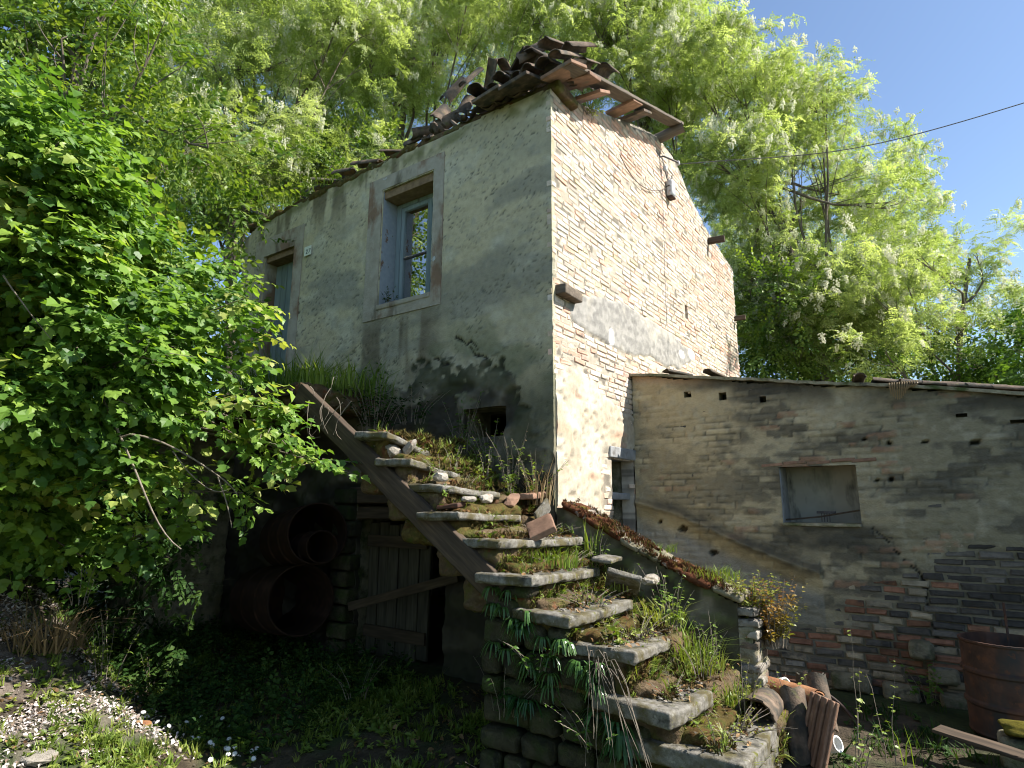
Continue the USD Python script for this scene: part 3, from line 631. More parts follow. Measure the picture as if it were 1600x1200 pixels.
# upper door with surround, opening onto the landing
add('door_surround', skin(FAC, sbox(-4.82, 2.62, -3.76, 5.12).difference(sbox(-4.61, 2.5, -3.94, 4.87)), 0.02, band_relief, 0.05)[0], M['band'], house, True)
add('door_reveal', place(rbox(0.02, 0.30, 2.26, 0.003, 0.1), (-3.946, 0.16, 3.73)), M['band'], house)
add('door_reveal', place(rbox(0.02, 0.30, 2.26, 0.003, 0.1), (-4.604, 0.16, 3.73)), M['band'], house)
add('door_head', place(rbox(0.74, 0.34, 0.10, 0.006, 0.06, 0.004, 6, 11), (-4.275, 0.20, 4.83)), M['lintel'], house, True)
for k in range(5):
    xx = -4.59 + 0.128 * (k + 0.5)
    addx('upper_door_board', rbox(0.122, 0.035, 2.14, 0.006, 0.2, 0.002, 5, 12 + k), M['blue_wood'], house, (xx, 0.20 + (0.0 if k != 3 else 0.02), 3.70), None)
add('door_post', place(rbox(0.06, 0.09, 2.16, 0.006, 0.3), (-3.985, 0.15, 3.70)), M['blue_wood'], house)
# house number plate
pl = add('number_plate', place(rbox(0.135, 0.012, 0.125, 0.004, 0.1), (-3.625, -0.022, 4.70)), M['plate'], house)
tm = meshkit.text_mesh('27', 0.058, 0.004); tv = np.array(tm.vertices); tv[:, 0] -= tv[:, 0].mean(); tv[:, 1] -= tv[:, 1].mean()
add('number', (np.stack([-3.625 + tv[:, 0], -0.028 - tv[:, 2], 4.70 + tv[:, 1]], 1), np.array(tm.faces)), M['ink'], pl)

# basement door of planks, half rotten, dark gap beside it
for k in range(6):
    xx = -2.40 + 0.145 * (k + 0.5)
    addx('basement_door_board', rbox(0.138, 0.035, 1.30 + 0.03 * math.sin(k * 2.1), 0.006, 0.12, 0.004, 5, 30 + k, 0.01), M['door_wood'], house, (xx, 0.16 + 0.008 * (k % 2), 0.68), euler(0, 0.006 * (k - 2), 0))
for zz in (0.25, 1.15):
    addx('door_rail', rbox(0.86, 0.03, 0.12, 0.006, 0.1, 0.003, 6, 40), M['dark_wood_x'], house, (-1.97, 0.125, zz))
addx('door_lintel_beam', rbox(1.42, 0.30, 0.17, 0.015, 0.06, 0.010, 6, 41, 0.01), M['dark_wood_x'], house, (-1.84, 0.10, 1.62), None, True)
addx('door_lintel_beam', rbox(1.30, 0.26, 0.13, 0.015, 0.06, 0.010, 6, 42, 0.01), M['dark_wood_x'], house, (-1.9, 0.12, 1.44), None, True)
a_, b_ = at_y(545, 948, -0.08), at_y(716, 902, -0.10)
addx('slanting_board', rbox(np.linalg.norm(b_ - a_), 0.03, 0.085, 0.006, 0.1, 0.003, 6, 43), M['dark_wood_x'], house, (a_ + b_) / 2, rot_to(b_ - a_, math.pi / 2 * 0), True)
for k, zz in enumerate(np.arange(0.0, 1.55, 0.17)):                        # jamb of dressed stones left of the basement door
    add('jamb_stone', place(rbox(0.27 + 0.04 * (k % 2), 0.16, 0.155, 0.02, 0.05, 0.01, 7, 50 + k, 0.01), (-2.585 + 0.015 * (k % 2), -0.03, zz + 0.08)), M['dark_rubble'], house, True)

# ------------------------------------------------------------------ what is left of the roof
roof = add('roof_bed', place(rbox(1.9, 0.42, 0.09, 0.025, 0.025, 0.03, 12, 70), (-0.86, 0.22, 5.535)), M['earth'], house, True)


def coppo(L=0.44, r0=0.095, r1=0.075, t=0.014, arc=2.7, seed=0, nn=9):
    x = np.linspace(-L / 2, L / 2, 5); a = np.linspace(-arc / 2, arc / 2, nn); vs = []
    for o in (0.0, t):
        for xi in x:
            r = r0 + (r1 - r0) * (xi + L / 2) / L + o
            vs.append(np.stack([np.full(nn, xi), r * np.sin(a), r * np.cos(a) - r0 * math.cos(arc / 2)], 1))
    v = np.vstack(vs); v += (noise(v * 30 + seed, seed)[:, None] - 0.5) * 0.006
    v[:, 0] += np.where(np.abs(v[:, 0]) > L / 2 - 0.02, (noise(v * 22 + seed * 3, seed + 1) - 0.6) * 0.05, 0)
    f = []; n = 5 * nn
    for i in range(4):
        for j in range(nn - 1):
            p, q_, r_, s_ = i * nn + j, (i + 1) * nn + j, (i + 1) * nn + j + 1, i * nn + j + 1
            f += [[p, q_, r_], [p, r_, s_], [n + p, n + r_, n + q_], [n + p, n + s_, n + r_]]
    for i in range(4):
        for j in (0, nn - 1):
            p, q_ = i * nn + j, (i + 1) * nn + j; f += [[p, n + p, n + q_], [p, n + q_, q_]]
    for j in range(nn - 1):
        for i in (0, 4):
            p, q_ = i * nn + j, i * nn + j + 1; f += [[p, q_, n + q_], [p, n + q_, n + p]]
    return v, np.array(f)


rr = np.random.default_rng(17)
def roof_tile(x, y, z, R, mat='tile', **kw): addx('roof_tile', coppo(seed=int(rr.integers(1e6)), L=rr.uniform(0.22, 0.42), r0=rr.uniform(0.075, 0.095), r1=rr.uniform(0.06, 0.075), arc=rr.uniform(1.9, 2.7)), M[mat], roof, (x, y, z), R, True, **kw)


# two layers of tiles still lying at the corner, slope rises with +y; loose ones tipped along the wall head
for k in range(9):
    x = 0.26 - k * 0.165
    tilt = 0.38 + rr.uniform(-.10, .12)
    roof_tile(x, 0.05 + rr.uniform(-.05, .05), 5.66 + rr.uniform(-.02, .03), rz(math.pi / 2 + rr.uniform(-.12, .12)) @ euler(0.0, -tilt, 0) @ euler(math.pi + rr.uniform(-.2, .2), 0, 0))
    if k < 7: roof_tile(x - 0.08, 0.02 + rr.uniform(-.06, .06), 5.72 + rr.uniform(-.01, .05), rz(math.pi / 2 + rr.uniform(-.18, .18)) @ euler(0.0, -tilt, 0) @ euler(rr.uniform(-.25, .25), 0, 0))
    if k < 5: roof_tile(x - 0.02, 0.38 + rr.uniform(-.05, .05), 5.86 + rr.uniform(-.02, .04), rz(math.pi / 2 + rr.uniform(-.15, .15)) @ euler(0.0, -tilt, 0) @ euler(rr.uniform(-.3, .3), 0, 0))
    if k < 3: roof_tile(x + 0.02, 0.74 + rr.uniform(-.05, .05), 6.0 + rr.uniform(-.02, .04), rz(math.pi / 2 + rr.uniform(-.15, .15)) @ euler(0.0, -tilt, 0) @ euler(rr.uniform(-.3, .3), 0, 0))
for (px, py, a, b, c) in ((790, 108, 1.9, -0.2, 0.4), (765, 118, 2.4, 0.5, 1.0), (738, 122, 0.9, -0.9, 0.5), (712, 140, 0.5, -0.9, 1.3), (728, 165, 1.2, -1.2, 0.9), (750, 160, 2.0, -0.8, 2.0), (700, 190, 0.3, -0.4, 1.9), (668, 205, 0.8, -0.3, 2.8),
                          (775, 150, 0.2, -0.6, 2.2), (805, 120, 1.2, -0.5, 0.2), (845, 88, 1.4, -0.3, 0.5), (872, 75, 1.2, -0.2, 0.1), (830, 82, 0.4, -0.4, 1.4), (905, 78, 1.0, -0.35, 0.3), (648, 222, 0.2, -0.25, 0.6), (690, 180, 1.6, -1.0, 1.4), (815, 102, 2.7, 0.1, 0.4)):
    p = at_y(px, py, 0.12 + rr.uniform(-.08, .1))
    roof_tile(p[0], p[1], p[2], euler(c, b, a))
for (px, py, x, L, a) in ((540, 272, None, 0.35, 0.1), (512, 285, None, 0.3, 0.5), (495, 297, None, 0.28, -0.2), (575, 258, None, 0.3, 0.2), (620, 240, None, 0.26, 0.4)):
    p = at_y(px, py, 0.1); roof_tile(p[0], p[1], max(p[2], 5.5), euler(0.2, 0.1, a))
db = []
for k in range(150):
    x = rr.uniform(-1.75, 0.18) if k < 110 else rr.uniform(-4.6, -1.7); s_ = rr.uniform(0.02, 0.075)
    db.append(place(chunk(s_ * 1.9, s_ * 1.3, s_ * 0.7, int(rr.integers(1e6)), 0, 0.3), (x, rr.uniform(-0.03, 0.35), 5.56 + rr.uniform(0, 0.10) * (k < 110) + (0.10 * max(0, x + 0.9) if k < 110 else -0.02)), euler(rr.uniform(-.8, .8), rr.uniform(-.8, .8), rr.uniform(0, 6))))
add('broken_tile_debris', cat_(db), M['tile'], roof, kind='stuff')
for k, (x, y, z, L, a, b) in enumerate(((-1.35, 0.15, 5.72, 0.55, 2.6, -0.75), (-1.05, 0.25, 5.85, 0.5, 1.9, -0.6), (-0.35, 0.35, 6.02, 0.45, 0.9, -0.35), (-1.55, 0.2, 5.66, 0.35, 2.9, -0.95))):
    addx('broken_batten', rbox(L, 0.045, 0.03, 0.006, 0.06, 0.004, 8, 95 + k, 0.01), M['wood_x'], roof, (x, y, z), euler(0.2, b, a), True)
# flat fired slabs under the tiles, hanging over the gable
for k, (y, z, x, tl, mt) in enumerate(((-0.02, 5.585, 0.16, 0.36, 'terracotta'), (0.30, 5.70, 0.15, 0.34, 'terracotta'), (0.62, 5.74, 0.10, 0.50, 'terracotta'), (-0.14, 5.56, -0.25, 0.3, 'tile'), (-0.12, 5.57, -0.6, 0.25, 'tile'), (1.45, 6.08, 0.12, 0.36, 'terracotta'), (1.78, 6.17, 0.10, 0.42, 'tile'))):
    addx('roof_slab', rbox(0.36, 0.30, 0.035, 0.006, 0.06, 0.004, 7, 80 + k), M[mt], roof, (x, y, z), euler(tl, rr.uniform(-.1, .1), rr.uniform(-.1, .1)), True)
a_, b_ = np.array([0.24, -0.16, 5.54]), np.array([0.23, 3.0, 6.68])
addx('verge_plank', rbox(np.linalg.norm(b_ - a_), 0.16, 0.04, 0.006, 0.08, 0.004, 6, 90, 0.008), M['wood_x'], roof, (a_ + b_) / 2, rot_to(b_ - a_), True, label='long grey plank slanting down the gable verge')
a_, b_ = np.array([-0.5, 2.80, 6.42]), np.array([0.32, 2.96, 6.60])
lg = tube(np.stack([np.linspace(-0.42, 0.42, 9), np.zeros(9), 0.008 * np.sin(np.arange(9))], 1), 0.075, 12)
addx('ridge_log', lg, M['wood_x'], roof, (a_ + b_) / 2, rot_to(b_ - a_), 40, label='sawn round log end at the gable peak')
add('wall_head', cat_([place(rbox(3.35, 0.44, 0.09, 0.03, 0.05, 0.05, 9, 71), (-3.45, 0.215, 5.475), euler(0, -0.035, 0))]), M['moss'], house, True)
tl_ = [at_y(372, 318, 0.5), at_y(414, 336, 0.25)]
addx('broken_batten', rbox(np.linalg.norm(tl_[1] - tl_[0]), 0.05, 0.04, 0.005, 0.1), M['wood_x'], house, (tl_[0] + tl_[1]) / 2, rot_to(tl_[1] - tl_[0]))

# ------------------------------------------------------------------ wires and fittings on the gable
bx = thing('junction_box', 'weathered grey electrical box mounted high on the brick gable', 'electrical box', (0.05, 3.09, 5.82))
add('housing', rbox(0.10, 0.15, 0.24, 0.03, 0.03), M['porcelain'], bx, True)
add('base_cap', place(rbox(0.09, 0.13, 0.03, 0.012, 0.03), (0, 0, -0.13)), M['rust'], bx, True)
add('conduit', tube([(0, 0.0, 0.11), (0, 0.01, 0.16), (0.0, 0.06, 0.19), (0, 0.07, 0.24)], 0.009, 6), M['black'], bx)
add('bracket', tube([(-0.05, -0.06, 0.02), (0.02, -0.085, 0.02)], 0.010, 6), M['iron'], bx)
ib = thing('cable_bracket', 'small iron bracket with porcelain insulators below the gable peak', 'bracket', (0.0, 2.84, 6.2))
add('arm', tube([(0, 0, 0), (0.06, 0.02, 0.0), (0.14, 0.28, 0.02), (0.15, 0.36, 0.02)], 0.013, 6), M['iron'], ib)
add('insulator', place(chunk(0.06, 0.06, 0.09, 3, 2, 0.05), (0.05, 0.06, -0.16)), M['porcelain'], ib, True)
add('insulator', place(chunk(0.05, 0.05, 0.07, 4, 2, 0.05), (0.14, 0.34, 0.03)), M['porcelain'], ib, True)
cab = curve([(0.15, 3.2, 6.22), (2.0, 3.75, 6.04), (3.985, 4.4, 6.31), (9.0, 6.0, 7.4)], 40)
tag(add('overhead_cable', tube(cab, 0.0062, 6), M['black']), 'dark twisted cable crossing the sky from the gable', 'cable')
w1 = np.array([[0.03, 2.84, 6.2], [0.02, 2.83, 5.9], [0.018, 2.84, 5.4], [0.018, 2.8, 4.6], [0.018, 2.78, 3.8]])
tag(add('wall_wire', tube(curve(w1, 30), 0.003, 5), M['black']), 'thin wire running straight down the brick gable', 'wire')
w2 = [(0.03, 2.86, 6.18), (0.05, 2.9, 6.0), (0.045, 2.98, 5.92), (0.05, 3.05, 5.98)]
tag(add('looped_wire', tube(curve(w2, 14), 0.007, 5), M['black']), 'short looped wire between bracket and electrical box', 'wire')
w3 = [(0.025, 1.5, 5.55), (0.025, 1.9, 5.42), (0.025, 2.4, 5.50), (0.025, 2.95, 5.78)]
tag(add('sagging_wire', tube(curve(w3, 24), 0.005, 5), M['rust']), 'rust coloured wire sagging across the brick gable', 'wire')

# ------------------------------------------------------------------ lean-to annex
YA = 1.66
annex = thing('lean_to_annex', 'low lean-to with sooty crumbling brick and plaster wall beside the house', 'outbuilding')
ANX = Frame((0, YA, 0), (1, 0, 0), (0, 0, 1), (0, -1, 0))
AWIN = (1.46, 1.375, 2.085, 1.89)
def annex_top(x): return np.interp(x, [0, 0.8, 1.42, 2.78, 3.3, 7.2], [2.925, 2.80, 2.69, 2.475, 2.375, 1.72])
axs = np.linspace(0.012, 3.8, 60)
annex_poly = Polygon([(0.012, -0.2)] + [(3.8, -0.2)] + [(x, float(annex_top(x)) + 0.012 * math.sin(x * 9)) for x in axs[::-1]])
bits = [sbox(*AWIN)] + [sbox(x - 0.035, float(annex_top(x)) - 0.20, x + 0.04, float(annex_top(x)) - 0.13) for x in (0.62, 0.98, 1.36)] + [sbox(2.86, 2.24, 2.93, 2.275), sbox(3.2, 2.16, 3.28, 2.20)]
for h_ in bits: annex_poly = annex_poly.difference(h_)


def expose(u, v):
    P = np.stack([u, u * 0, v], 1)
    e = 0.75 * (u - 1.9) / 1.2 + 1.1 * (0.80 - v) + 1.7 * (fbm(P * np.array([1.5, 1, 2.6]) + 8, 4, 62) - 0.5)
    e = np.where((v > 0.62) & (u < 1.7), np.minimum(e, 0.25), e)
    return sstep(e, 0.0, 0.55)


def scar_d(u, v):
    zl = np.interp(u, [0.0, 0.5, 1.0, 1.5, 1.8], [1.54, 1.40, 1.18, 0.99, 0.90]); return v - zl


def annex_relief(u, v):
    P = np.stack([u, u * 0, v], 1)
    low, mid, fine, grit = fbm(P * 0.9, 3, 63), fbm(P * np.array([2.4, 1, 4.5]), 4, 64), fbm(P * 13, 3, 65), fbm(P * 36, 2, 66)
    ex = expose(u, v)
    vv = v + 0.010 * np.sin(u * 4) + 0.05 * (mid - 0.5) + 0.012 * (fine - 0.5); row = np.floor(vv / 0.060); fv = vv / 0.060 - row
    uu = u + 0.05 * (fine - 0.5) + 0.06 * (mid - 0.5) + 0.115 * (row % 2) + 0.07 * noise(np.stack([row * 3.3, row * 0, row * 0], 1), 76); colm = np.floor(uu / 0.235); fu = uu / 0.235 - colm
    cell = np.stack([row * 1.37 + 0.31, colm * 2.11 + 0.77, row * 0], 1); hsh = noise(cell * 5.3, 77); hsh2 = noise(cell * 7.9 + 3, 78)
    jb = np.maximum(sstep(np.abs(fv - 0.5), 0.36, 0.47), sstep(np.abs(fu - 0.5), 0.46, 0.49))
    show = sstep(fbm(P * np.array([2.2, 1, 3.4]) + 2, 4, 67), 0.38, 0.60)                # where the brick shows through the thin coat
    joint = jb * show
    h = (1 - ex) * (0.010 + 0.016 * (mid - 0.5) + 0.012 * (fine - 0.5) + 0.006 * (grit - 0.5) + show * (0.010 * (hsh - 0.5) - 0.010 * jb)) + ex * (-0.010 + 0.012 * (fine - 0.5))
    c = mixc((0.52, 0.42, 0.245), (0.43, 0.37, 0.24), sstep(u, 0.3, 1.6) * 0.8 + 0.2 * sstep(low, 0.4, 0.6))
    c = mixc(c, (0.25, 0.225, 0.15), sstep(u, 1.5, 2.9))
    c = mixc(c, (0.48, 0.45, 0.34), sstep(fine, 0.52, 0.7) * 0.35)
    c = c * (1 + (0.35 * (hsh - 0.5) * show)[:, None])
    region = fbm(P * np.array([1.5, 1, 2.4]) + 5, 4, 68)
    soot = sstep(region + 0.26 * (hsh2 - 0.5) + 0.35 * (fine - 0.5) + 0.25 * (mid - 0.5), 0.46, 0.68)
    c = mixc(c, (0.062, 0.056, 0.045), soot * (0.30 + 0.45 * sstep(u, 0.2, 1.6)))
    c = mixc(c, (0.07, 0.065, 0.052), joint * (0.12 + 0.5 * sstep(region + 0.2 * (fine - 0.5), 0.42, 0.6)))
    c = mixc(c, (0.36, 0.19, 0.11), ((hsh > 0.70) & (hsh2 > 0.52)) * (1 - jb) * show * sstep(fine, 0.35, 0.6) * 0.55)
    top = annex_top(u) - v
    c = mixc(c, (0.055, 0.052, 0.042), (1 - sstep(top, 0.02, 0.30)) * sstep(fbm(P * np.array([2.2, 1, 2.0]) + 1, 3, 70), 0.40, 0.58) * sstep(u, 0.15, 0.9) * 0.85)
    c = mixc(c, (0.40, 0.26, 0.16), (1 - sstep(top, 0.03, 0.10)) * (1 - sstep(u, 0.5, 1.0)) * 0.7)
    d = scar_d(u, v); on = (u < 1.75)
    ridge = np.exp(-((d - 0.03) / 0.035) ** 2) * on
    h = h + 0.035 * ridge * (0.5 + mid)
    c = mixc(c, (0.065, 0.062, 0.05), np.clip(np.exp(-((d - 0.07) / 0.075) ** 2) * on * (0.65 + 0.8 * (mid - 0.4)) * sstep(u, 0.02, 0.3), 0, 1))
    c = mixc(c, (0.37, 0.27, 0.12), np.exp(-((d + 0.07) / 0.06) ** 2) * on * 0.6)
    c = mixc(c, (0.30, 0.295, 0.265), (1 - sstep(d, -0.22, -0.10)) * on * 0.65)
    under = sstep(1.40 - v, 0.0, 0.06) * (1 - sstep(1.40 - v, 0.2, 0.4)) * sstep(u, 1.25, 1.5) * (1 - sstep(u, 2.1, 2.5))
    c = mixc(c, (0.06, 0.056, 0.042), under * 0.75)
    c = mixc(c, (0.05, 0.055, 0.03), (1 - sstep(v, 0.3, 1.0)) * sstep(mid, 0.42, 0.6) * 0.6)
    c = mixc(c, (0.10, 0.09, 0.07), ex * 0.55)
    # the long crack below the window
    crack = np.interp(v, [0.35, 0.70, 0.95, 1.10, 1.25, 1.38], [2.55, 2.50, 2.48, 2.36, 2.25, 2.14]) + 0.07 * (fbm(np.stack([v * 11, v * 0, v * 0], 1), 4, 71) - 0.5)
    k = (np.abs(u - crack) < 0.004 + 0.012 * sstep(mid, 0.45, 0.6)) & (v > 0.4) & (v < 1.37); c[k] = (0.045, 0.042, 0.034); h = h - 0.02 * k
    for (x0, z0, r_) in ((0.50, 1.30, 0.028), (0.27, 1.36, 0.014), (0.80, 1.08, 0.024), (2.36, 2.06, 0.012), (2.18, 2.10, 0.011), (2.62, 2.05, 0.012), (2.35, 1.75, 0.013), (2.24, 1.74, 0.011), (2.95, 2.03, 0.022)):
        k = np.hypot((u - x0) / 1.5, v - z0) < r_ * (0.8 + 0.4 * fine); h = h - 0.05 * k; c[k] = c[k] * 0.25
    return h, c


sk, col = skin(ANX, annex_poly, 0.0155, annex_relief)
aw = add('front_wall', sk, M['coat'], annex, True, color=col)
acore = annex_poly.buffer(-0.012, join_style=2).union(Polygon([(3.78, -0.2), (7.2, -0.2), (7.2, 1.72), (3.78, float(annex_top(3.78))) ]))
add('wall_core', core(ANX, acore, 0.075, 0.40), M['rubble'], aw)
cand = []
for r in range(0, 49):
    z0 = r * 0.062 - 0.05
    u = 0.0 - (0.13 if r % 2 else 0)
    while u < 3.75:
        big = z0 < 0.40 and rng.random() < 0.35
        L = rng.uniform(0.12, 0.24) if not big else rng.uniform(0.18, 0.28)
        a, b = max(0.02, u), min(u + L, 3.78); u += L + rng.uniform(0.012, 0.025)
        if b - a < 0.06: continue
        zz1 = z0 + 0.062 - 0.012
        uc, vc = (a + b) / 2, z0 + 0.03
        if not all(shapely.contains_xy(annex_poly, [a + .01, b - .01, uc], [zz1, zz1, z0 + 0.01])): continue
        ex = expose(np.array([uc]), np.array([vc]))[0]
        if ex < 0.12 and rng.random() > 0.10: continue
        soot = sstep(np.array([uc]), 2.2, 2.9)[0] * sstep(np.array([vc]), 0.42, 0.7)[0]
        if z0 < 0.45: k = rng.choice(8, p=[0.16, 0.06, 0.26, 0.10, 0.12, 0.20, 0.04, 0.06])
        elif rng.random() < soot: k = rng.choice([1, 3, 6], p=[0.35, 0.25, 0.4])
        else: k = rng.choice(8, p=[0.24, 0.12, 0.10, 0.20, 0.12, 0.06, 0.06, 0.10])
        proud = 0.002 + 0.012 * ex * rng.uniform(-0.4, 1.0)
        m_ = brick(a, b, z0 + rng.uniform(-.003, .003), zz1 + rng.uniform(-.004, .003), 0.06, proud, rng, 0.009, 0.005)
        cand.append((ex * (b - a) / ((uc - EYE[0]) ** 2 + 38 + (vc - 1.5) ** 2), int(k), m_))
cand.sort(key=lambda t: -t[0])
for s_, k, m_ in cand[:300]: add('brick', (ANX(m_[0]), m_[1]), M['abrick'][k], aw)
joined('small_brickwork', ANX, cand[300:], ab, AB_K, aw)
for k, (x, z, L, t) in enumerate(((2.42, 0.40, 0.17, 0.14), (2.55, 0.22, 0.2, 0.12), (1.9, 0.08, 0.3, 0.14), (2.25, 0.06, 0.26, 0.13), (2.62, 0.05, 0.22, 0.12))):
    add('wall_stone', place(rbox(L, 0.14, t, 0.025, 0.04, 0.014, 7, 110 + k, 0.012), (x, YA - 0.012, z)), M['rubble'], aw, True)
# window: brick lintel, recessed sheet, sill debris
for k, x in enumerate((1.40, 1.60, 1.80, 2.0, 2.16)):
    add('lintel_tile', place(rbox(0.19, 0.20, 0.028, 0.005, 0.05, 0.003, 8, 120 + k), (x, YA + 0.085, 1.905 + 0.012 * (k % 2) + 0.004 * k), euler(0, -0.05, 0)), M['terracotta'], annex, True)
add('window_cheek', place(rbox(0.02, 0.30, 0.515, 0.003, 0.1), (1.452, YA + 0.16, 1.632)), M['concrete'], annex)
add('window_sheet', place(rbox(0.64, 0.012, 0.53, 0.003, 0.1), (1.772, YA + 0.30, 1.632), euler(0.05, 0, 0)), M['panel'], annex)
add('sheet_handle', cat_([place(rbox(0.16, 0.02, 0.022, 0.004, 0.1), (1.80, YA + 0.15, 1.47))] + [tube([(1.76 + 0.022 * k, YA + 0.15, 1.46), (1.76 + 0.022 * k, YA + 0.14, 1.385)], 0.004, 5) for k in range(4)]), M['iron'], annex)
add('window_stick', tube([(1.47, YA + 0.06, 1.40), (1.75, YA + 0.08, 1.43), (2.08, YA + 0.05, 1.49)], 0.008, 6), M['dark_wood_x'], annex)
add('window_ledge', place(rbox(0.64, 0.26, 0.03, 0.008, 0.05, 0.006, 7, 126), (1.772, YA + 0.10, 1.362)), M['rubble'], annex, True)
# roof sheet behind the wall head, thin lip and cover tiles
v = []
for x in np.linspace(-0.02, 7.2, 90):
    for y in np.linspace(YA - 0.05, YA + 4.2, 12):
        v.append((x, y, float(annex_top(x)) + 0.035 + 0.004 * math.sin(x * 40) + 0.02 * (noise(np.array([x * 3, y * 3, 0.0]), 72) - 0.5)))
v = np.array(v); ii, jj = np.meshgrid(np.arange(89), np.arange(11), indexing='ij'); q = np.stack([ii * 12 + jj, (ii + 1) * 12 + jj, (ii + 1) * 12 + jj + 1, ii * 12 + jj + 1], -1).reshape(-1, 4)
q3 = np.vstack([q[:, [0, 1, 2]], q[:, [0, 2, 3]]]); n_ = len(v)
v2 = v.copy(); v2[:, 2] -= 0.028
e0 = np.arange(89) * 12
side = np.vstack([np.stack([e0, n_ + e0, n_ + e0 + 12], 1), np.stack([e0, n_ + e0 + 12, e0 + 12], 1)])
add('roof_sheet', (np.vstack([v, v2]), np.vstack([q3, q3[:, ::-1] + n_, side])), M['rubble'], annex, 30)
for k, (px, py, yaw_, mt) in enumerate(((1485, 603, 0.05, 'tile'), (1525, 605, 0.02, 'tile'), (1558, 609, 0.1, 'tile'), (1400, 600, 0.4, 'tile'), (1060, 579, 0.8, 'tile'), (1120, 586, 1.2, 'tile'), (1590, 615, 0.05, 'tile'), (1440, 600, 0.3, 'tile'), (1340, 596, 1.8, 'tile'))):
    p = at_y(px, py, YA + 0.05)
    addx('cover_tile', coppo(0.30 if k > 3 else 0.38, 0.046, 0.040, 0.013, 2.4, 130 + k), M[mt], annex, (p[0], p[1], float(annex_top(p[0])) + 0.05), euler(0, 0.15, yaw_), True)
tag(add('hanging_straw', cat_([tube(curve([(2.42 + 0.018 * k, YA - 0.05, 2.57), (2.42 + 0.018 * k, YA - 0.07, 2.54), (2.425 + 0.014 * k, YA - 0.06, 2.47 - 0.05 * math.sin(k * 0.45))], 6), 0.006, 4) for k in range(12)]), M['drygrass']), 'tuft of dead straw hanging over the edge of the lean-to wall', 'dry grass')

# ------------------------------------------------------------------ outside stair
stair = thing('outside_stair', 'ruined outdoor stone staircase overgrown with moss climbing along the house front', 'stairs')
FX = [1.78, 1.49, 1.21, 0.87, 0.56, 0.32, -0.03, -0.20, -0.53, -0.78]
ZT = [0.29, 0.475, 0.72, 0.875, 1.085, 1.295, 1.47, 1.67, 1.865, 2.09]
YR = [-0.29, -0.70, -0.44, -0.42, -0.10, -0.10, -0.30, -0.50, -0.47, -0.66]
TH = [0.10, 0.085, 0.070, 0.068, 0.066, 0.062, 0.058, 0.058, 0.056, 0.055]
DP = [0.62, 0.50, 0.46, 0.44, 0.44, 0.42, 0.40, 0.42, 0.38, 0.36]
TILT = [0.01, 0.0, 0.03, -0.02, 0.02, 0.02, 0.03, 0.07, 0.13, 0.22]
PITCHY = [0.02, 0.03, 0.03, 0.02, 0.0, 0.0, -0.01, 0.02, 0.04, 0.05]
for i in range(10):
    y0, y1 = -1.215 + [0, -.03, .05, 0, -.04, .03, -.02, .04, 0, -.02][i], YR[i]
    m_ = rbox(DP[i], y1 - y0, TH[i], 0.011, 0.018, 0.007, 12, 140 + i, 0.016)
    v_ = np.array(m_.vertices); front = sstep(v_[:, 0], DP[i] / 2 - 0.10, DP[i] / 2)
    v_[:, 0] += front * 0.035 * (fbm(np.stack([v_[:, 1] * 4 + i * 5, v_[:, 1] * 0, v_[:, 1] * 0], 1), 3, 150 + i) - 0.55)
    corner = sstep(np.abs(v_[:, 0] - DP[i] / 2) + np.abs(v_[:, 1] + (y1 - y0) / 2 * (1 if i % 2 else -1)), 0.16, 0.02) * [0.6, 0.2, 1, .4, .9, .3, 1, .5, .8, .2][i]
    v_[:, 0] -= corner * 0.05; v_[:, 1] += corner * 0.05 * (1 if i % 2 else -1); v_[:, 2] -= corner * 0.015
    hollow = np.exp(-((v_[:, 1]) / (0.3 * (y1 - y0))) ** 2) * (v_[:, 2] > 0); v_[:, 2] -= hollow * 0.012
    m_.vertices = v_
    addx('step', m_, M['stone'], stair, (FX[i] - DP[i] / 2, (y0 + y1) / 2, ZT[i] - TH[i] / 2 - 0.5 * (y1 - y0) * math.sin(TILT[i])), euler(-TILT[i], PITCHY[i], [0.03, -0.09, 0.05, -0.05, 0.06, -0.03, 0.04, -0.04, 0.05, 0.08][i]), True)


def lump(name, x0, x1, y0, y1, z0, z1, mat, seed, amp=0.03, par=stair, r=0.03, fq=13):
    return add(name, place(rbox(x1 - x0, y1 - y0, z1 - z0, r, 0.024, amp, fq, seed), ((x0 + x1) / 2, (y0 + y1) / 2, (z0 + z1) / 2)), M[mat], par, True)


zprev = 0.0
for i in range(10):
    lo = zprev - 0.06
    lump('riser_fill', FX[i] - (0.60 if i < 9 else 0.34), FX[i] - 0.055, -1.15, (-0.03 if i != 9 else -0.55), max(lo, -0.05), ZT[i] - TH[i] + 0.01, 'earth' if i % 3 else 'moss', 160 + i, 0.04)
    if YR[i] < -0.2: lump('tread_earth', FX[i] - 0.42, FX[i] - 0.02, YR[i] - 0.05, -0.02, ZT[i] - 0.16, ZT[i] - 0.035 - 0.5 * TILT[i], 'earth', 175 + i, 0.045)
    # dirt gathered at the back of each tread
    if i < 9: lump('tread_dirt', FX[i + 1] - 0.10, FX[i + 1] + 0.09, -1.10, YR[i] - 0.02, ZT[i] - 0.05, ZT[i] + 0.045, 'earth' if i % 2 else 'moss', 185 + i, 0.04, r=0.03)
    zprev = ZT[i]
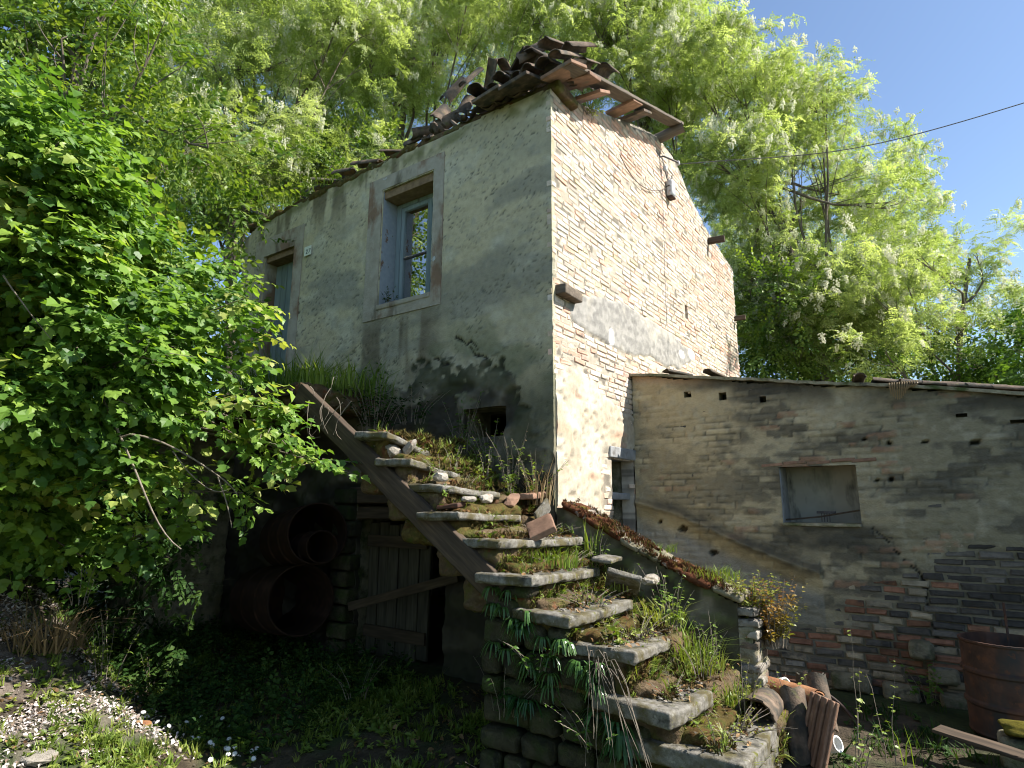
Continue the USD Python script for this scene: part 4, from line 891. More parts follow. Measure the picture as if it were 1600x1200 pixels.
# masonry of the outer side
srng = np.random.default_rng(5)
def under(x): return float(np.interp(-x, [-f for f in FX], [z - t for z, t in zip(ZT, TH)])) if x < FX[0] else 0.17
lump('side_core', 0.20, 1.70, -1.07, -0.2, -0.4, 0.17, 'rubble', 199, 0.01)
for (xa, xb, i) in ((0.20, 1.44, 1), (0.20, 1.16, 2), (0.20, 0.82, 3), (0.2, 0.5, 4)):
    lump('side_core', xa, xb, -1.07, -0.2, 0.1, ZT[i] - TH[i] - 0.02, 'rubble', 200 + i, 0.01)
z = -0.34
while z < 1.1:
    hh = srng.uniform(0.12, 0.20); x = 0.155
    while x < 1.74:
        L = srng.uniform(0.16, 0.38)
        xe = min(x + L, 1.74)
        lim = max([ZT[i] - TH[i] - 0.005 for i in range(10) if FX[i] >= xe + 0.0] + [0])
        zt_ = min(z + hh - 0.012, lim)
        if zt_ - z > 0.05 and xe - x > 0.07:
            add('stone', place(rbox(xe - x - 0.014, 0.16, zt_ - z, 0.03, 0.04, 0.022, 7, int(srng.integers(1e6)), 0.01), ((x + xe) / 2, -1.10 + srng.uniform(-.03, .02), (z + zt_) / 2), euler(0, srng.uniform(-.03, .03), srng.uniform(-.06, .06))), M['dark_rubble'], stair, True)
        x += L
    z += hh
add('stone', place(rbox(0.10, 0.86, 0.40, 0.02, 0.04, 0.012, 7, 230, 0.01), (1.70, -0.74, -0.02)), M['stone'], stair, True)
a_, b_ = np.array([-1.93, -1.15, 2.60]), np.array([0.37, -1.15, 1.02])
Rb = rot_to(b_ - a_); dn = Rb[:, 2] if Rb[2, 2] < 0 else -Rb[:, 2]
addx('stringer_beam', rbox(np.linalg.norm(b_ - a_), 0.075, 0.19, 0.010, 0.07, 0.006, 5, 240, 0.01), M['dark_wood_x'], stair, (a_ + b_) / 2 + dn * 0.10, Rb, True, label='brown timber stringer slanting under the upper steps')
lump('landing', -5.2, -2.15, -1.0, -0.02, 2.46, 2.66, 'earth', 241, 0.06, r=0.05)
addx('landing_edge', rbox(2.9, 0.06, 0.07, 0.015, 0.05, 0.012, 8, 242), M['dark_wood_x'], stair, (-3.72, -1.02, 2.60), euler(0.0, 0.02, 0), True)
lump('landing_pier', -5.2, -4.7, -1.2, -0.1, -0.1, 2.5, 'rubble', 243, 0.03)

# ------------------------------------------------------------------ parapet beside the stair
par = thing('stair_parapet', 'low sloping brick parapet capped with red moss between stair and yard', 'wall')
par_poly = Polygon([(0.03, -0.1), (1.46, -0.1), (1.46, 0.86), (0.76, 1.155), (0.15, 1.49), (0.03, 1.50)])
def par_relief(u, v):
    P = np.stack([u, u * 0, v], 1); f_, m__ = fbm(P * 12, 3, 251), fbm(P * 4, 3, 252)
    c = mixc((0.24, 0.21, 0.15), (0.07, 0.065, 0.038), sstep(m__, 0.38, 0.6)); c = mixc(c, (0.10, 0.12, 0.04), sstep(f_, 0.5, 0.66) * 0.7)
    return 0.04 * (f_ - 0.5) + 0.05 * (m__ - 0.5), c
sk, col = skin(FAC, par_poly, 0.02, par_relief, 0.06)
add('plaster_face', sk, M['mortar'], par, True, color=col)
add('wall_body', core(FAC, par_poly.buffer(-0.01, join_style=2), 0.03, 0.28), M['rubble'], par)
cope = curve([(0.08, 0.13, 1.535), (0.45, 0.13, 1.345), (0.76, 0.13, 1.185), (1.10, 0.13, 1.03), (1.50, 0.13, 0.885)], 9)
for k in range(8):
    a_, b_ = cope[k], cope[k + 1]; L = np.linalg.norm(b_ - a_)
    addx('coping_brick', rbox(L - 0.008, 0.33 + 0.02 * math.sin(k * 2.3), 0.050, 0.018, 0.022, 0.020, 11, 260 + k, 0.02), M['redmoss'] if k in (0, 1, 2, 5, 6) else M['rubble'], par, (a_ + b_) / 2 + np.array([0, 0.005 * math.sin(k * 5), 0.0]), rot_to(b_ - a_), True)
prng = np.random.default_rng(9)
add('pillar_body', place(rbox(0.15, 0.275, 0.86, 0.02, 0.02, 0.022, 12, 270, 0.03), (1.495, 0.143, 0.29)), M['rubble'], par, True)
for k in range(12):
    z0 = -0.02 + k * 0.072
    for (y0, y1) in (((0.0, 0.135), (0.15, 0.285)) if k % 2 else ((0.0, 0.285),)):
        off = 0.0
        add('pillar_brick', place(rbox(0.15, y1 - y0 - 0.012, 0.052, 0.008, 0.03, 0.008, 14, int(prng.integers(1e6)), 0.02), (1.515 + off + prng.uniform(-.02, .012), (y0 + y1) / 2, z0 + 0.032), rz(prng.uniform(-.03, .03))), M['white_stone'] if prng.random() < 0.6 else M['tile'], par, True)

# ------------------------------------------------------------------ rubble lying about
def rubble(label, p, size, mat, R=None, seed=0, cat='brick', chunky=False, group=None, name='broken_brick'):
    m_ = chunk(*size, seed, 1, 0.3) if chunky else rbox(*size, 0.008, 0.03, 0.006, 9, seed, 0.012)
    o = addx(name, m_, M[mat], None, p, R, not chunky); tag(o, label, cat, group); return o


rubble('square salmon brick lying slanted on the sixth step', (0.30, -0.68, 1.36), (0.20, 0.22, 0.05), 'terracotta', euler(0.5, -0.45, 0.5), 301)
rubble('curved orange tile fragment at the back of the seventh step', (-0.14, -0.42, 1.56), (0.10, 0.20, 0.07), 'terracotta', euler(0.4, 0.2, 0.3), 302, 'roof tile', True, name='tile_fragment')
rubble('flat brown brick against the house corner above the seventh step', (-0.12, -0.14, 1.60), (0.13, 0.25, 0.05), 'terracotta', euler(0.1, 0.0, 0.1), 303)
rubble('grey slate leaning at the right end of the seventh step', (0.02, -0.22, 1.47), (0.03, 0.20, 0.13), 'stone', euler(0.7, 0.2, 0.0), 304, 'stone', name='loose_slab')
rubble('grey stone slab propped aslant on the fourth step', (0.78, -0.36, 0.985), (0.24, 0.28, 0.04), 'stone', euler(-0.55, 0.25, 0.4), 305, 'stone', name='loose_slab')
rubble('thin grey slate lying flat at the right of the fifth step', (0.58, -0.20, 1.125), (0.16, 0.24, 0.03), 'stone', euler(0.05, 0.1, 0.1), 306, 'stone', name='loose_slab')
rubble('pale flat stone beside the parapet on the fourth step', (0.90, -0.14, 0.99), (0.12, 0.22, 0.06), 'white_stone', euler(0.1, 0.1, 0.2), 307, 'stone', True, name='loose_stone')
rubble('white angular stone wedged under the topmost tilted step', (-0.86, -1.06, 1.93), (0.14, 0.15, 0.13), 'white_stone', euler(0.2, 0.6, 0.1), 308, 'stone', True, name='loose_stone')
rubble('grey stone wedged upright under the topmost tilted step', (-0.74, -0.99, 1.97), (0.06, 0.10, 0.15), 'white_stone', euler(0.1, 0.7, 0.3), 309, 'stone', True, name='loose_stone')
rubble('white pebble under the left end of the second step from the top', (-0.36, -1.04, 1.72), (0.10, 0.11, 0.07), 'white_stone', None, 310, 'stone', True, name='loose_stone')
rubble('white flat stone under the third step from the top', (-0.10, -1.02, 1.56), (0.06, 0.16, 0.04), 'white_stone', None, 311, 'stone', True, name='loose_stone')
rubble('round white stone under the third step from the top', (-0.11, -0.80, 1.57), (0.06, 0.14, 0.07), 'white_stone', None, 312, 'stone', True, name='loose_stone')
rubble('black slate shard at the left end of the seventh step', (-0.20, -1.10, 1.51), (0.18, 0.13, 0.03), 'rust', euler(0.1, -0.1, 0.2), 313, 'stone', name='loose_slab')
rubble('orange tile shard lying on the sunlit grass at lower left', at_ground(225, 1130, 0.02), (0.10, 0.07, 0.025), 'rusttile', euler(0.1, 0.1, 0.6), 314, 'roof tile', True, name='tile_fragment')
rubble('flat pale stone sunk in the ground at the lower left corner', at_ground(60, 1182, 0.01), (0.26, 0.18, 0.05), 'white_stone', None, 315, 'stone', True, name='loose_stone')
drng = np.random.default_rng(33)
chips = []
for i in range(10):
    for k in range(int(20 if i < 8 else 6)):
        y = drng.uniform(-1.12, YR[i] + 0.12); x = FX[i] - drng.uniform(0.07, 0.26)
        s_ = drng.uniform(0.006, 0.026); chips.append(place(chunk(s_ * 1.6, s_ * 1.3, s_ * 0.6, int(drng.integers(1e6)), 0, 0.3), (x, y, ZT[i] + s_ * 0.15 - (y + 1.2) * math.sin(TILT[i])), rz(drng.uniform(0, 6))))
tag(add('stone_chips', cat_(chips), M['white_stone'], kind='stuff'), 'small pale stone chips and petals scattered over the stair treads', 'stone chips')

# tiles heaped at the foot of the stair
addx_ = lambda name, m_, mat, p, R, label, cat, sm=True: tag(addx(name, m_, M[mat], None, p, R, sm), label, cat)
pt = at_z(1178, 1112, 0.30)
mth = at_z(1180, 1124, 0.292)
addx_('curved_roof_tile', coppo(0.36, 0.098, 0.082, 0.018, 3.1, 320), 'tile', mth + 0.18 * np.array([math.cos(1.62), math.sin(1.62), 0.0]), rz(1.62) @ euler(0.05, 0.03, 0), 'large curved roof tile lying mouth forward on the lowest step', 'roof tile')
addx_('curved_roof_tile', coppo(0.40, 0.085, 0.075, 0.016, 2.6, 321), 'rusttile', (1.72, 0.20, 0.28), rz(math.radians(-20)), 'orange mossy roof tile behind the large curved one', 'roof tile')
lt = thing('interlocking_roof_tile', 'corrugated clay roof tile standing upright in the sun beside the lowest step', 'roof tile')
c0 = np.array([1.93, -0.10, 0.17]); RL = rz(math.radians(-38)) @ euler(math.radians(-18), 0.06, 0)
setxf_done = UsdGeom.Xformable(lt).AddTransformOp().Set(Gf.Matrix4d(*[float(v) for r in ([*RL[:, 0], 0], [*RL[:, 1], 0], [*RL[:, 2], 0], [*c0, 1]) for v in r]))
add('slab', rbox(0.21, 0.022, 0.40, 0.006, 0.04, 0.003, 9, 322), M['terracotta'], lt, True)
for k, x in enumerate((-0.085, -0.03, 0.025, 0.08)): add('ridge', place(rbox(0.024, 0.022, 0.40, 0.008, 0.05, 0.002, 9, 323 + k), (x, -0.017, 0)), M['terracotta'], lt, True)
addx_('curved_roof_tile', coppo(0.42, 0.07, 0.06, 0.014, 2.4, 327), 'tile', (1.80, -0.06, 0.16), rz(math.radians(-70)) @ euler(0, math.radians(62), 0), 'brown roof tile leaning beside the upright corrugated one', 'roof tile')
for k, (px, py, s_, yy) in enumerate(((1262, 1098, 0.10, 0.25), (1283, 1095, 0.11, 0.22))):
    p = at_y(px, py, yy)
    addx_('curved_roof_tile', coppo(0.36, 0.055, 0.05, 0.014, 2.8, 330 + k), 'tile', p, rz(math.radians(100 + 14 * k)) @ euler(0, math.radians(-60), 0), ['left of two narrow tiles standing upright behind the tile heap', 'right of two narrow tiles standing upright behind the tile heap'][k], 'roof tile')
def ring(R_, r_, t, seg=28):
    a = np.linspace(0, 2 * np.pi, seg + 1); prof = [(R_, -t), (R_, t), (r_, t), (r_, -t)]
    v = np.array([[x * math.cos(t_), x * math.sin(t_), z_] for t_ in a[:-1] for x, z_ in prof]); f = []
    for i in range(seg):
        for j in range(4):
            p, q_, r2, s2 = i * 4 + j, i * 4 + (j + 1) % 4, ((i + 1) % seg) * 4 + (j + 1) % 4, ((i + 1) % seg) * 4 + j; f += [[p, r2, q_], [p, s2, r2]]
    return v, np.array(f)
for k, (px, py, y, R_, lab) in enumerate(((1224, 1072, 0.42, 0.055, 'white pipe end half hidden behind the orange roof tile'), (1303, 1163, -0.02, 0.046, 'white enamel pipe end beside the upright corrugated tile'))):
    p = at_y(px, py, y)
    addx_('pipe_end', ring(R_, R_ - 0.010, 0.03), 'whiteplastic', p, rz(0.9) @ euler(1.2, 0.0, 0.3), lab, 'pipe', 40)
pc = at_y(1243, 1166, 0.62)
hp = [(pc[0] + 0.44 * math.cos(t), pc[1] + 0.10 * math.cos(t), pc[2] + 0.44 * math.sin(t)) for t in np.linspace(-0.35, 2.6, 36)]
tag(add('wheel_hoop', tube(hp, 0.011, 7), M['rust'], None, True), 'thin rusty iron hoop arching out of the weeds behind the tiles', 'iron hoop')
# rusty drum by the annex wall
def drum(R_, H, open_top=True, seed=0, th=0.006):
    prof = [(R_, 0.0), (R_ + 0.006, 0.012), (R_, 0.025)]
    for zr in (H * 0.33, H * 0.67): prof += [(R_, zr - 0.022), (R_ + 0.013, zr - 0.008), (R_ + 0.013, zr + 0.008), (R_, zr + 0.022)]
    prof += [(R_, H - 0.022), (R_ + 0.008, H - 0.012), (R_ + 0.008, H), (R_ - th, H), (R_ - th, 0.02)]
    seg = 40; a = np.linspace(0, 2 * np.pi, seg, endpoint=False)
    dent = 0.012 * (fbm(np.stack([np.cos(a) * 1.5, np.sin(a) * 1.5, a * 0 + seed], 1), 2, seed) - 0.5)
    v = np.array([[(x + dent[i]) * math.cos(t), (x + dent[i]) * math.sin(t), z_] for i, t in enumerate(a) for x, z_ in prof]); n = len(prof); f = []
    for i in range(seg):
        for j in range(n - 1):
            p, q_ = i * n + j, i * n + j + 1; r2, s2 = ((i + 1) % seg) * n + j + 1, ((i + 1) % seg) * n + j; f += [[p, s2, r2], [p, r2, q_]]
    c = len(v); v = np.vstack([v, [0, 0, 0.02]])
    for i in range(seg): f.append([c, i * n + n - 1, ((i + 1) % seg) * n + n - 1]); f.append([c, ((i + 1) % seg) * n, i * n])
    return v, np.array(f)
d1 = thing('oil_drum', 'upright rusty oil drum with ribs standing at the right edge by the sooty wall', 'oil drum', (2.955, 1.13, 0.02), 0.4)
add('shell', drum(0.275, 0.60, seed=1), M['rust'], d1, 25)
tag(add('iron_rod', tube([(2.97, 1.35, 0.1), (2.975, 1.36, 0.84)], 0.008, 6), M['rust']), 'thin rusty rod standing up behind the right hand drum', 'rod')
a_, b_ = at_z(1462, 1138, 0.16), at_z(1640, 1195, 0.12)
tag(addx('fallen_board', rbox(np.linalg.norm(b_ - a_), 0.14, 0.025, 0.006, 0.06, 0.004, 6, 340, 0.012), M['dark_wood_x'], None, (a_ + b_) / 2, rot_to(b_ - a_), True), 'brown board lying on the ground in front of the rusty drum', 'board')
pm_ = at_z(1592, 1140, 0.20)
tag(add('moss_cushion', place(chunk(0.22, 0.18, 0.09, 341, 3, 0.3), (pm_[0] + 0.03, pm_[1], 0.20)), M['yellowmoss'], None, True), 'bright yellow green moss cushion at the lower right edge', 'moss')
add_ = at_z(1592, 1140, 0.2)
tag(add('mossy_block', place(rbox(0.3, 0.22, 0.18, 0.03, 0.05, 0.01, 6, 342), (pm_[0] + 0.04, pm_[1] + 0.02, 0.07)), M['rubble'], None, True), 'dark stone block under the bright moss cushion', 'stone')
# drums under the landing
def lying_drum(label, mouth, axis, R_, H, seed, inner=None):
    t = thing('oil_drum', label, 'oil drum')
    d = np.asarray(axis, float); d /= np.linalg.norm(d); a = np.cross([0, 0, 1], d); a /= np.linalg.norm(a); b = np.cross(d, a)
    v, f = drum(R_, H, seed=seed); Rm = np.stack([a, b, d], 1)
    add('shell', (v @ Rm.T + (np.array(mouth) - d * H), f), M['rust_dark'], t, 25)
lying_drum('lower rusty drum lying open end out under the landing', (-2.60, -0.52, 0.60), (1.0, -0.25, 0.10), 0.33, 1.15, 3)
lying_drum('upper rusty drum stacked open end out beneath the landing', (-2.50, -0.45, 1.24), (1.0, -0.30, 0.12), 0.30, 0.90, 4)
t = thing('rolled_sheet', 'smaller rusty pipe resting inside the mouth of the upper drum', 'pipe')
dd = np.array([1.0, -0.3, 0.1]); dd /= np.linalg.norm(dd); aa = np.cross([0, 0, 1], dd); aa /= np.linalg.norm(aa); bb = np.cross(dd, aa)
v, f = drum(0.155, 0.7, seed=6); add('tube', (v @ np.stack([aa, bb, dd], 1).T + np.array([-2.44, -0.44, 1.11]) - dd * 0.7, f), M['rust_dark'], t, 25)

# ------------------------------------------------------------------ plants
def scatter(name, parent, protos, pos, R, sc, ids, **kw):
    base = (parent.GetPath().pathString if parent is not None else '/World') + '/' + name
    pi = UsdGeom.PointInstancer.Define(stage, free(base)); path = pi.GetPath().pathString
    tg = []
    for k, (m_, mat) in enumerate(protos):
        nm = f'{path}/piece' + (f'_{k:03d}' if k else '')
        usdkit.mesh(stage, nm, m_, mat, False); tg.append(Sdf.Path(nm))
    pi.CreatePrototypesRel().SetTargets(tg)
    q = Rot.from_matrix(R).as_quat()
    sc = np.asarray(sc, np.float32)
    if sc.ndim == 1: sc = np.repeat(sc[:, None], 3, 1)
    pi.CreatePositionsAttr(Vt.Vec3fArray.FromNumpy(np.asarray(pos, np.float32)))
    pi.CreateOrientationsAttr(Vt.QuathArray([Gf.Quath(float(a[3]), float(a[0]), float(a[1]), float(a[2])) for a in q]))
    pi.CreateScalesAttr(Vt.Vec3fArray.FromNumpy(sc))
    pi.CreateProtoIndicesAttr(Vt.IntArray.FromNumpy(np.asarray(ids, np.int32)))
    if kw: tag(pi, **kw)
    return pi.GetPrim()


def frames(d, up, g):
    """rotation matrices with x along d and z near up"""
    d = d / np.linalg.norm(d, axis=1, keepdims=True)
    y = np.cross(up, d); y /= np.linalg.norm(y, axis=1, keepdims=True) + 1e-9
    z = np.cross(d, y)
    return np.stack([d, y, z], 2)


def leaf_diamond(L, Wd, fold=0.12):
    v = np.array([[0, 0, 0], [0.45 * L, -Wd / 2, fold * Wd], [L, 0, -0.1 * L], [0.45 * L, Wd / 2, fold * Wd]]); return v, np.array([[0, 1, 2], [0, 2, 3]])


def leaf_lobed(L):
    """five-lobed maple leaf, flat in xy with a fold, 10 triangles"""
    pts = [(0.0, 0.0), (0.06, 0.28), (0.28, 0.50), (0.42, 0.36), (0.68, 0.42), (0.74, 0.22), (1.0, 0.0)]
    o = pts + [(x, -y) for x, y in pts[-2:0:-1]]
    g_ = np.random.default_rng(int(L * 1e7)); cu_, fo_, tw_ = g_.uniform(-.1, .5), g_.uniform(-.05, .45), g_.uniform(-.3, .3)
    v = np.array([(x * g_.uniform(.88, 1.08), y * g_.uniform(.85, 1.15), fo_ * abs(y) - cu_ * x * x + tw_ * x * y) for x, y in o]) * L
    c = np.array([[0.36 * L, 0, -0.02 * L]])
    n = len(o); v = np.vstack([v, c]); f = np.array([[n, (i + 1) % n, i][::-1] for i in range(n)])
    return v, f


def leaf_oval(L, Wd):
    v = np.array([[0, 0, 0], [0.3 * L, -0.5 * Wd, 0.1 * Wd], [0.7 * L, -0.4 * Wd, 0.08 * Wd], [L, 0, -0.12 * L], [0.7 * L, 0.4 * Wd, 0.08 * Wd], [0.3 * L, 0.5 * Wd, 0.1 * Wd], [0.5 * L, 0, 0]])
    return v, np.array([[6, i, i + 1] for i in range(5)] + [[6, 5, 0]])


def robinia_sprig(seed):
    """a shoot end: drooping pinnate leaves spread all round it"""
    g = np.random.default_rng(seed); ms = []
    for k in range(9):
        t = (k + 0.5) / 9; base = np.array([0.26 * t, 0, 0.02 * t]); az = k * 2.4 + g.uniform(-.4, .4); az = (az + math.pi) % (2 * math.pi) - math.pi
        Lr = g.uniform(0.16, 0.25); npair = 5; droop = g.uniform(0.15, 0.75)
        Rk = rz(az * 0.8) @ euler(g.uniform(-.5, .5), g.uniform(-.35, .35), 0)
        for j in range(npair + 1):
            s_ = 0.22 + 0.78 * j / npair; c = np.array([Lr * s_, 0, -droop * Lr * s_ * s_])
            for sd in ((-1, 1) if j < npair else (0,)):
                lf = leaf_diamond(g.uniform(0.042, 0.060), g.uniform(0.022, 0.030))
                Rl = rz(sd * 1.2) @ euler(g.uniform(-.5, .5), g.uniform(0, .6), 0)
                v = lf[0] @ Rl.T + c; ms.append((v @ Rk.T + base, lf[1]))
    ms.append(tube([(-0.1, 0, 0), (0.12, 0, 0.01), (0.26, 0, 0.02)], [0.004, 0.003, 0.0015], 3, False))
    return cat_(ms)


def raceme(seed):
    """three hanging clusters of pea flowers"""
    g = np.random.default_rng(seed); ms = []
    for q_ in range(2):
        o = np.array([g.uniform(-.10, .10), g.uniform(-.10, .10), g.uniform(-.05, .07)])
        for j in range(20):
            z_ = -0.02 - 0.15 * j / 20; r_ = 0.038 * (1 - 0.6 * j / 20)
            a = g.uniform(0, 6.28); lf = leaf_diamond(0.034, 0.028, 0.3)
            ms.append((lf[0] @ euler(g.uniform(-1, 1), g.uniform(0.2, 1.2), a).T + o + np.array([r_ * math.cos(a) * .5, r_ * math.sin(a) * .5, z_]), lf[1]))
    return cat_(ms)


def broad_sprig(seed, leaf, n=9, L=0.34, petiole=0.05, droop=0.5):
    g = np.random.default_rng(seed); ms = []
    for k in range(n):
        t = (k + 0.6) / n; base = np.array([L * t, 0, -0.08 * L * t * t]); sgn = 1 if k % 2 else -1
        az = sgn * g.uniform(0.4, 1.3) if k < n - 1 else 0.0
        lv, lf = leaf(g)
        Rl = euler(g.uniform(-.45, .45), g.uniform(0.0, droop), az)
        off = np.array([petiole * math.cos(az), petiole * math.sin(az), 0.1 * petiole])
        ms.append((lv @ Rl.T + base + off, lf))
    tw = tube([(0, 0, 0), (L * .5, 0, -0.01), (L, 0, -0.08 * L)], [0.004, 0.003, 0.0015], 3, False)
    return cat_(ms + [tw])


def px_blobs(poly, n, dep, rpx, seed, sx=1.0):
    g = np.random.default_rng(seed); P = Polygon(poly); x0, y0, x1, y1 = P.bounds; out = []
    pts = []
    tries = 0
    while len(out) < n and tries < 4000:
        tries += 1
        x, y = g.uniform(x0, x1), g.uniform(y0, y1)
        if not P.contains(shapely.Point(x, y)): continue
        if any((x - a) ** 2 + (y - b) ** 2 < (0.55 * 0.5 * sum(rpx)) ** 2 for a, b in pts[-6:]): continue
        d = g.uniform(*dep); r = g.uniform(*rpx) * d / FPX
        pts.append((x, y)); out.append((at_d(x, y, d), r))
    return out


def crown_points(blobs, dens, seed, gap=0.36, flat=0.8):
    g = np.random.default_rng(seed); Ps, Ds = [], []
    for c, r in blobs:
        n = max(8, int(dens * 4 * np.pi * r * r)); u = g.normal(size=(n, 3)); u /= np.linalg.norm(u, axis=1, keepdims=True)
        u = u[(u[:, 2] > -0.75) | (g.random(len(u)) < 0.4)]
        rad = r * (1 - 0.55 * g.random(len(u)) ** 1.6) * (0.75 + 0.5 * noise(u * 1.9 + c, seed))
        p = c + u * rad[:, None] * np.array([1, 1, flat])
        keep = fbm(p * (1.5 / max(r, 0.4)), 2, seed + 1) > gap
        Ps.append(p[keep]); Ds.append(u[keep])
    return np.vstack(Ps), np.vstack(Ds)


def inside_house(p):
    return ((p[:, 0] > -5.6) & (p[:, 0] < 0.12) & (p[:, 1] > -0.06) & (p[:, 1] < 6.3) & (p[:, 2] < 5.35)) | ((p[:, 0] > -5.5) & (p[:, 0] < 1.9) & (p[:, 1] > -1.35) & (p[:, 1] < 0.1) & (p[:, 2] < 2.62)) | ((p[:, 0] > -0.1) & (p[:, 1] > 1.55) & (p[:, 1] < 6.0) & (p[:, 2] < 2.75))


def tree(name, label, cat, base, blobs, trunk_r, protos, dens, seed, gap=0.36, blossom=None, bloss_n=0.7, group=None, fork=0.7, stems=1, sprig_scale=(0.8, 1.25), bark='bark', lean=None, droop=0.35, limbs=True):
    g = np.random.default_rng(seed + 999)
    t = thing(name, label, cat, group=group)
    base = np.array([base[0], base[1], float(ground_z(base[0], base[1])) - 0.15])
    C = np.array([b[0] for b in blobs]); cen = C.mean(0)
    top = base + (cen - base) * fork; top[2] = base[2] + (cen[2] - base[2]) * fork * 1.05
    for s_ in range(stems):
        off = g.normal(size=3) * 0.25 * (s_ > 0); off[2] = 0
        tp = curve([base + off, base + (top - base) * 0.5 + g.normal(size=3) * 0.10 + off * 1.5, top + off * 2, cen + (C[np.argmax(C[:, 2])] - cen) * 0.6], 12, 0.02, seed + s_)
        add('trunk', tube(tp, np.linspace(trunk_r, trunk_r * 0.3, 12), 9), M[bark], t, True)
    if limbs:
        for k, (c, r) in enumerate(blobs):
            if k % 2: continue
            st = tp[int(g.integers(6, 11))]
            mid = (st + c) / 2 + np.array([0, 0, -0.10 * np.linalg.norm(c - st)]) + g.normal(size=3) * 0.1
            lc = curve([st, mid, c], 8, 0.03, seed + k); ms = [tube(lc, np.linspace(trunk_r * 0.26, trunk_r * 0.08, 8), 6)]
            for q_ in range(6):
                u = g.normal(size=3); u /= np.linalg.norm(u); u[2] = abs(u[2]) * .6
                e = c + u * r * 0.9; s0 = lc[int(g.integers(4, 8))]
                ms.append(tube(curve([s0, (s0 + e) / 2 + g.normal(size=3) * 0.08 * r, e], 6), np.linspace(trunk_r * 0.08, trunk_r * 0.02, 6), 4, False))
            add('limb', cat_(ms), M[bark], t, True)
    P, D = crown_points(blobs, dens, seed, gap)
    ok = ~inside_house(P); P, D = P[ok], D[ok]
    n = len(P); d = D + g.normal(size=(n, 3)) * (0.55 if droop > 0 else 0.85); d[:, 2] -= droop
    up = np.array([0, 0, 1.0]) + g.normal(size=(n, 3)) * 0.35 + 0.3 * D
    scatter('crown', t, protos, P, frames(d, up, g), g.uniform(*sprig_scale, n), g.integers(0, len(protos), n))
    if blossom is not None:
        k = g.random(n) < bloss_n; k &= fbm(P * 1.3 + 40, 2, seed + 5) > 0.37; k &= D[:, 2] > -0.4
        Pb = P[k] + D[k] * 0.24 + np.array([0, 0, 0.06]) + g.normal(size=(k.sum(), 3)) * 0.06; m_ = len(Pb)
        d = np.tile([1.0, 0, 0], (m_, 1)) + g.normal(size=(m_, 3)) * 0.3
        scatter('blossom', t, blossom, Pb, frames(d, np.tile([0, 0, 1.0], (m_, 1)), g), g.uniform(0.65, 1.3, m_), g.integers(0, len(blossom), m_))
    return t


ROB = [(robinia_sprig(s_), L_ROB) for s_ in (1, 2, 3, 4)]
BLO = [(raceme(s_), L_BLO) for s_ in (1, 2)]
ov = lambda a, b: (lambda g: leaf_oval(g.uniform(a, b), g.uniform(a, b) * 0.62))
MID = [(broad_sprig(s_, ov(0.055, 0.085), 11, 0.36, 0.02), L_MID) for s_ in (1, 2, 3)]
DRK = [(broad_sprig(s_, ov(0.06, 0.10), 11, 0.36, 0.02), L_DRK) for s_ in (4, 5, 6)]
mp_leaf = lambda g: leaf_lobed(g.uniform(0.04, 0.09))
MAP = [(broad_sprig(s_, mp_leaf, 8, 0.30, 0.045, 0.7), L_MAP) for s_ in (7, 8, 9, 10, 11, 12, 13, 14)]

tree('robinia_tree', 'blossoming pale robinia tree rising left of the house, behind the maple', 'tree', (-8.2, 1.8), px_blobs([(230, -60), (560, -60), (560, 230), (430, 320), (330, 330), (250, 250), (200, 150)], 20, (10, 12.5), (70, 105), 101), 0.16, ROB, 12, 201, gap=0.42, droop=-0.15, sprig_scale=(0.55, 1.15), blossom=BLO, bloss_n=0.95)
tree('robinia_tree', 'tall blossoming robinia tree seen above the middle of the front wall', 'tree', (-8.5, 6.6), px_blobs([(490, -60), (860, -60), (850, 70), (740, 150), (640, 230), (500, 300), (440, 300)], 22, (13, 16.5), (65, 100), 102), 0.18, ROB, 12, 202, gap=0.46, droop=-0.15, sprig_scale=(0.55, 1.15), blossom=BLO, bloss_n=0.95)
tree('robinia_tree', 'blossoming robinia tree directly behind the roof peak', 'tree', (-2.6, 9.6), px_blobs([(830, -50), (1040, -40), (1110, 60), (1160, 420), (1080, 330), (1040, 220), (930, 120), (860, 60)], 22, (13.5, 16.5), (60, 95), 103), 0.18, ROB, 12, 203, gap=0.46, droop=-0.15, sprig_scale=(0.55, 1.15), blossom=BLO, bloss_n=0.95)
tree('robinia_tree', 'largest blossoming robinia tree, right of the gable against the blue sky', 'tree', (0.9, 9.4), px_blobs([(1060, 70), (1215, 60), (1290, 120), (1350, 170), (1390, 240), (1420, 330), (1420, 450), (1360, 560), (1170, 590), (1130, 380), (1090, 280), (1060, 170)], 42, (11.5, 14.5), (52, 82), 104), 0.15, ROB, 12, 204, gap=0.44, droop=-0.15, sprig_scale=(0.55, 1.15), blossom=BLO, bloss_n=0.98)
tree('robinia_tree', 'slender sparse robinia tree with visible dark limbs at the far right', 'tree', (2.9, 8.6), px_blobs([(1340, 400), (1430, 370), (1540, 360), (1640, 390), (1640, 540), (1500, 570), (1380, 570)], 18, (9.5, 12.5), (38, 62), 105), 0.10, ROB, 11, 205, gap=0.48, droop=-0.15, sprig_scale=(0.55, 1.1), blossom=BLO, bloss_n=0.7, fork=0.6)
tree('leafy_tree', 'dark green leafy tree behind the right end of the lean-to wall', 'tree', (5.4, 7.4), px_blobs([(1450, 585), (1500, 540), (1560, 510), (1680, 480), (1700, 640), (1440, 640)], 14, (8.5, 11), (45, 70), 106), 0.12, DRK, 14, 206, gap=0.34)
tree('leafy_tree', 'bright green sapling thicket between gable corner and slender robinia', 'tree', (0.6, 11.5), px_blobs([(1155, 440), (1290, 470), (1440, 530), (1460, 630), (1150, 620)], 26, (11.5, 15), (50, 75), 107), 0.09, MID, 13, 207, stems=3)
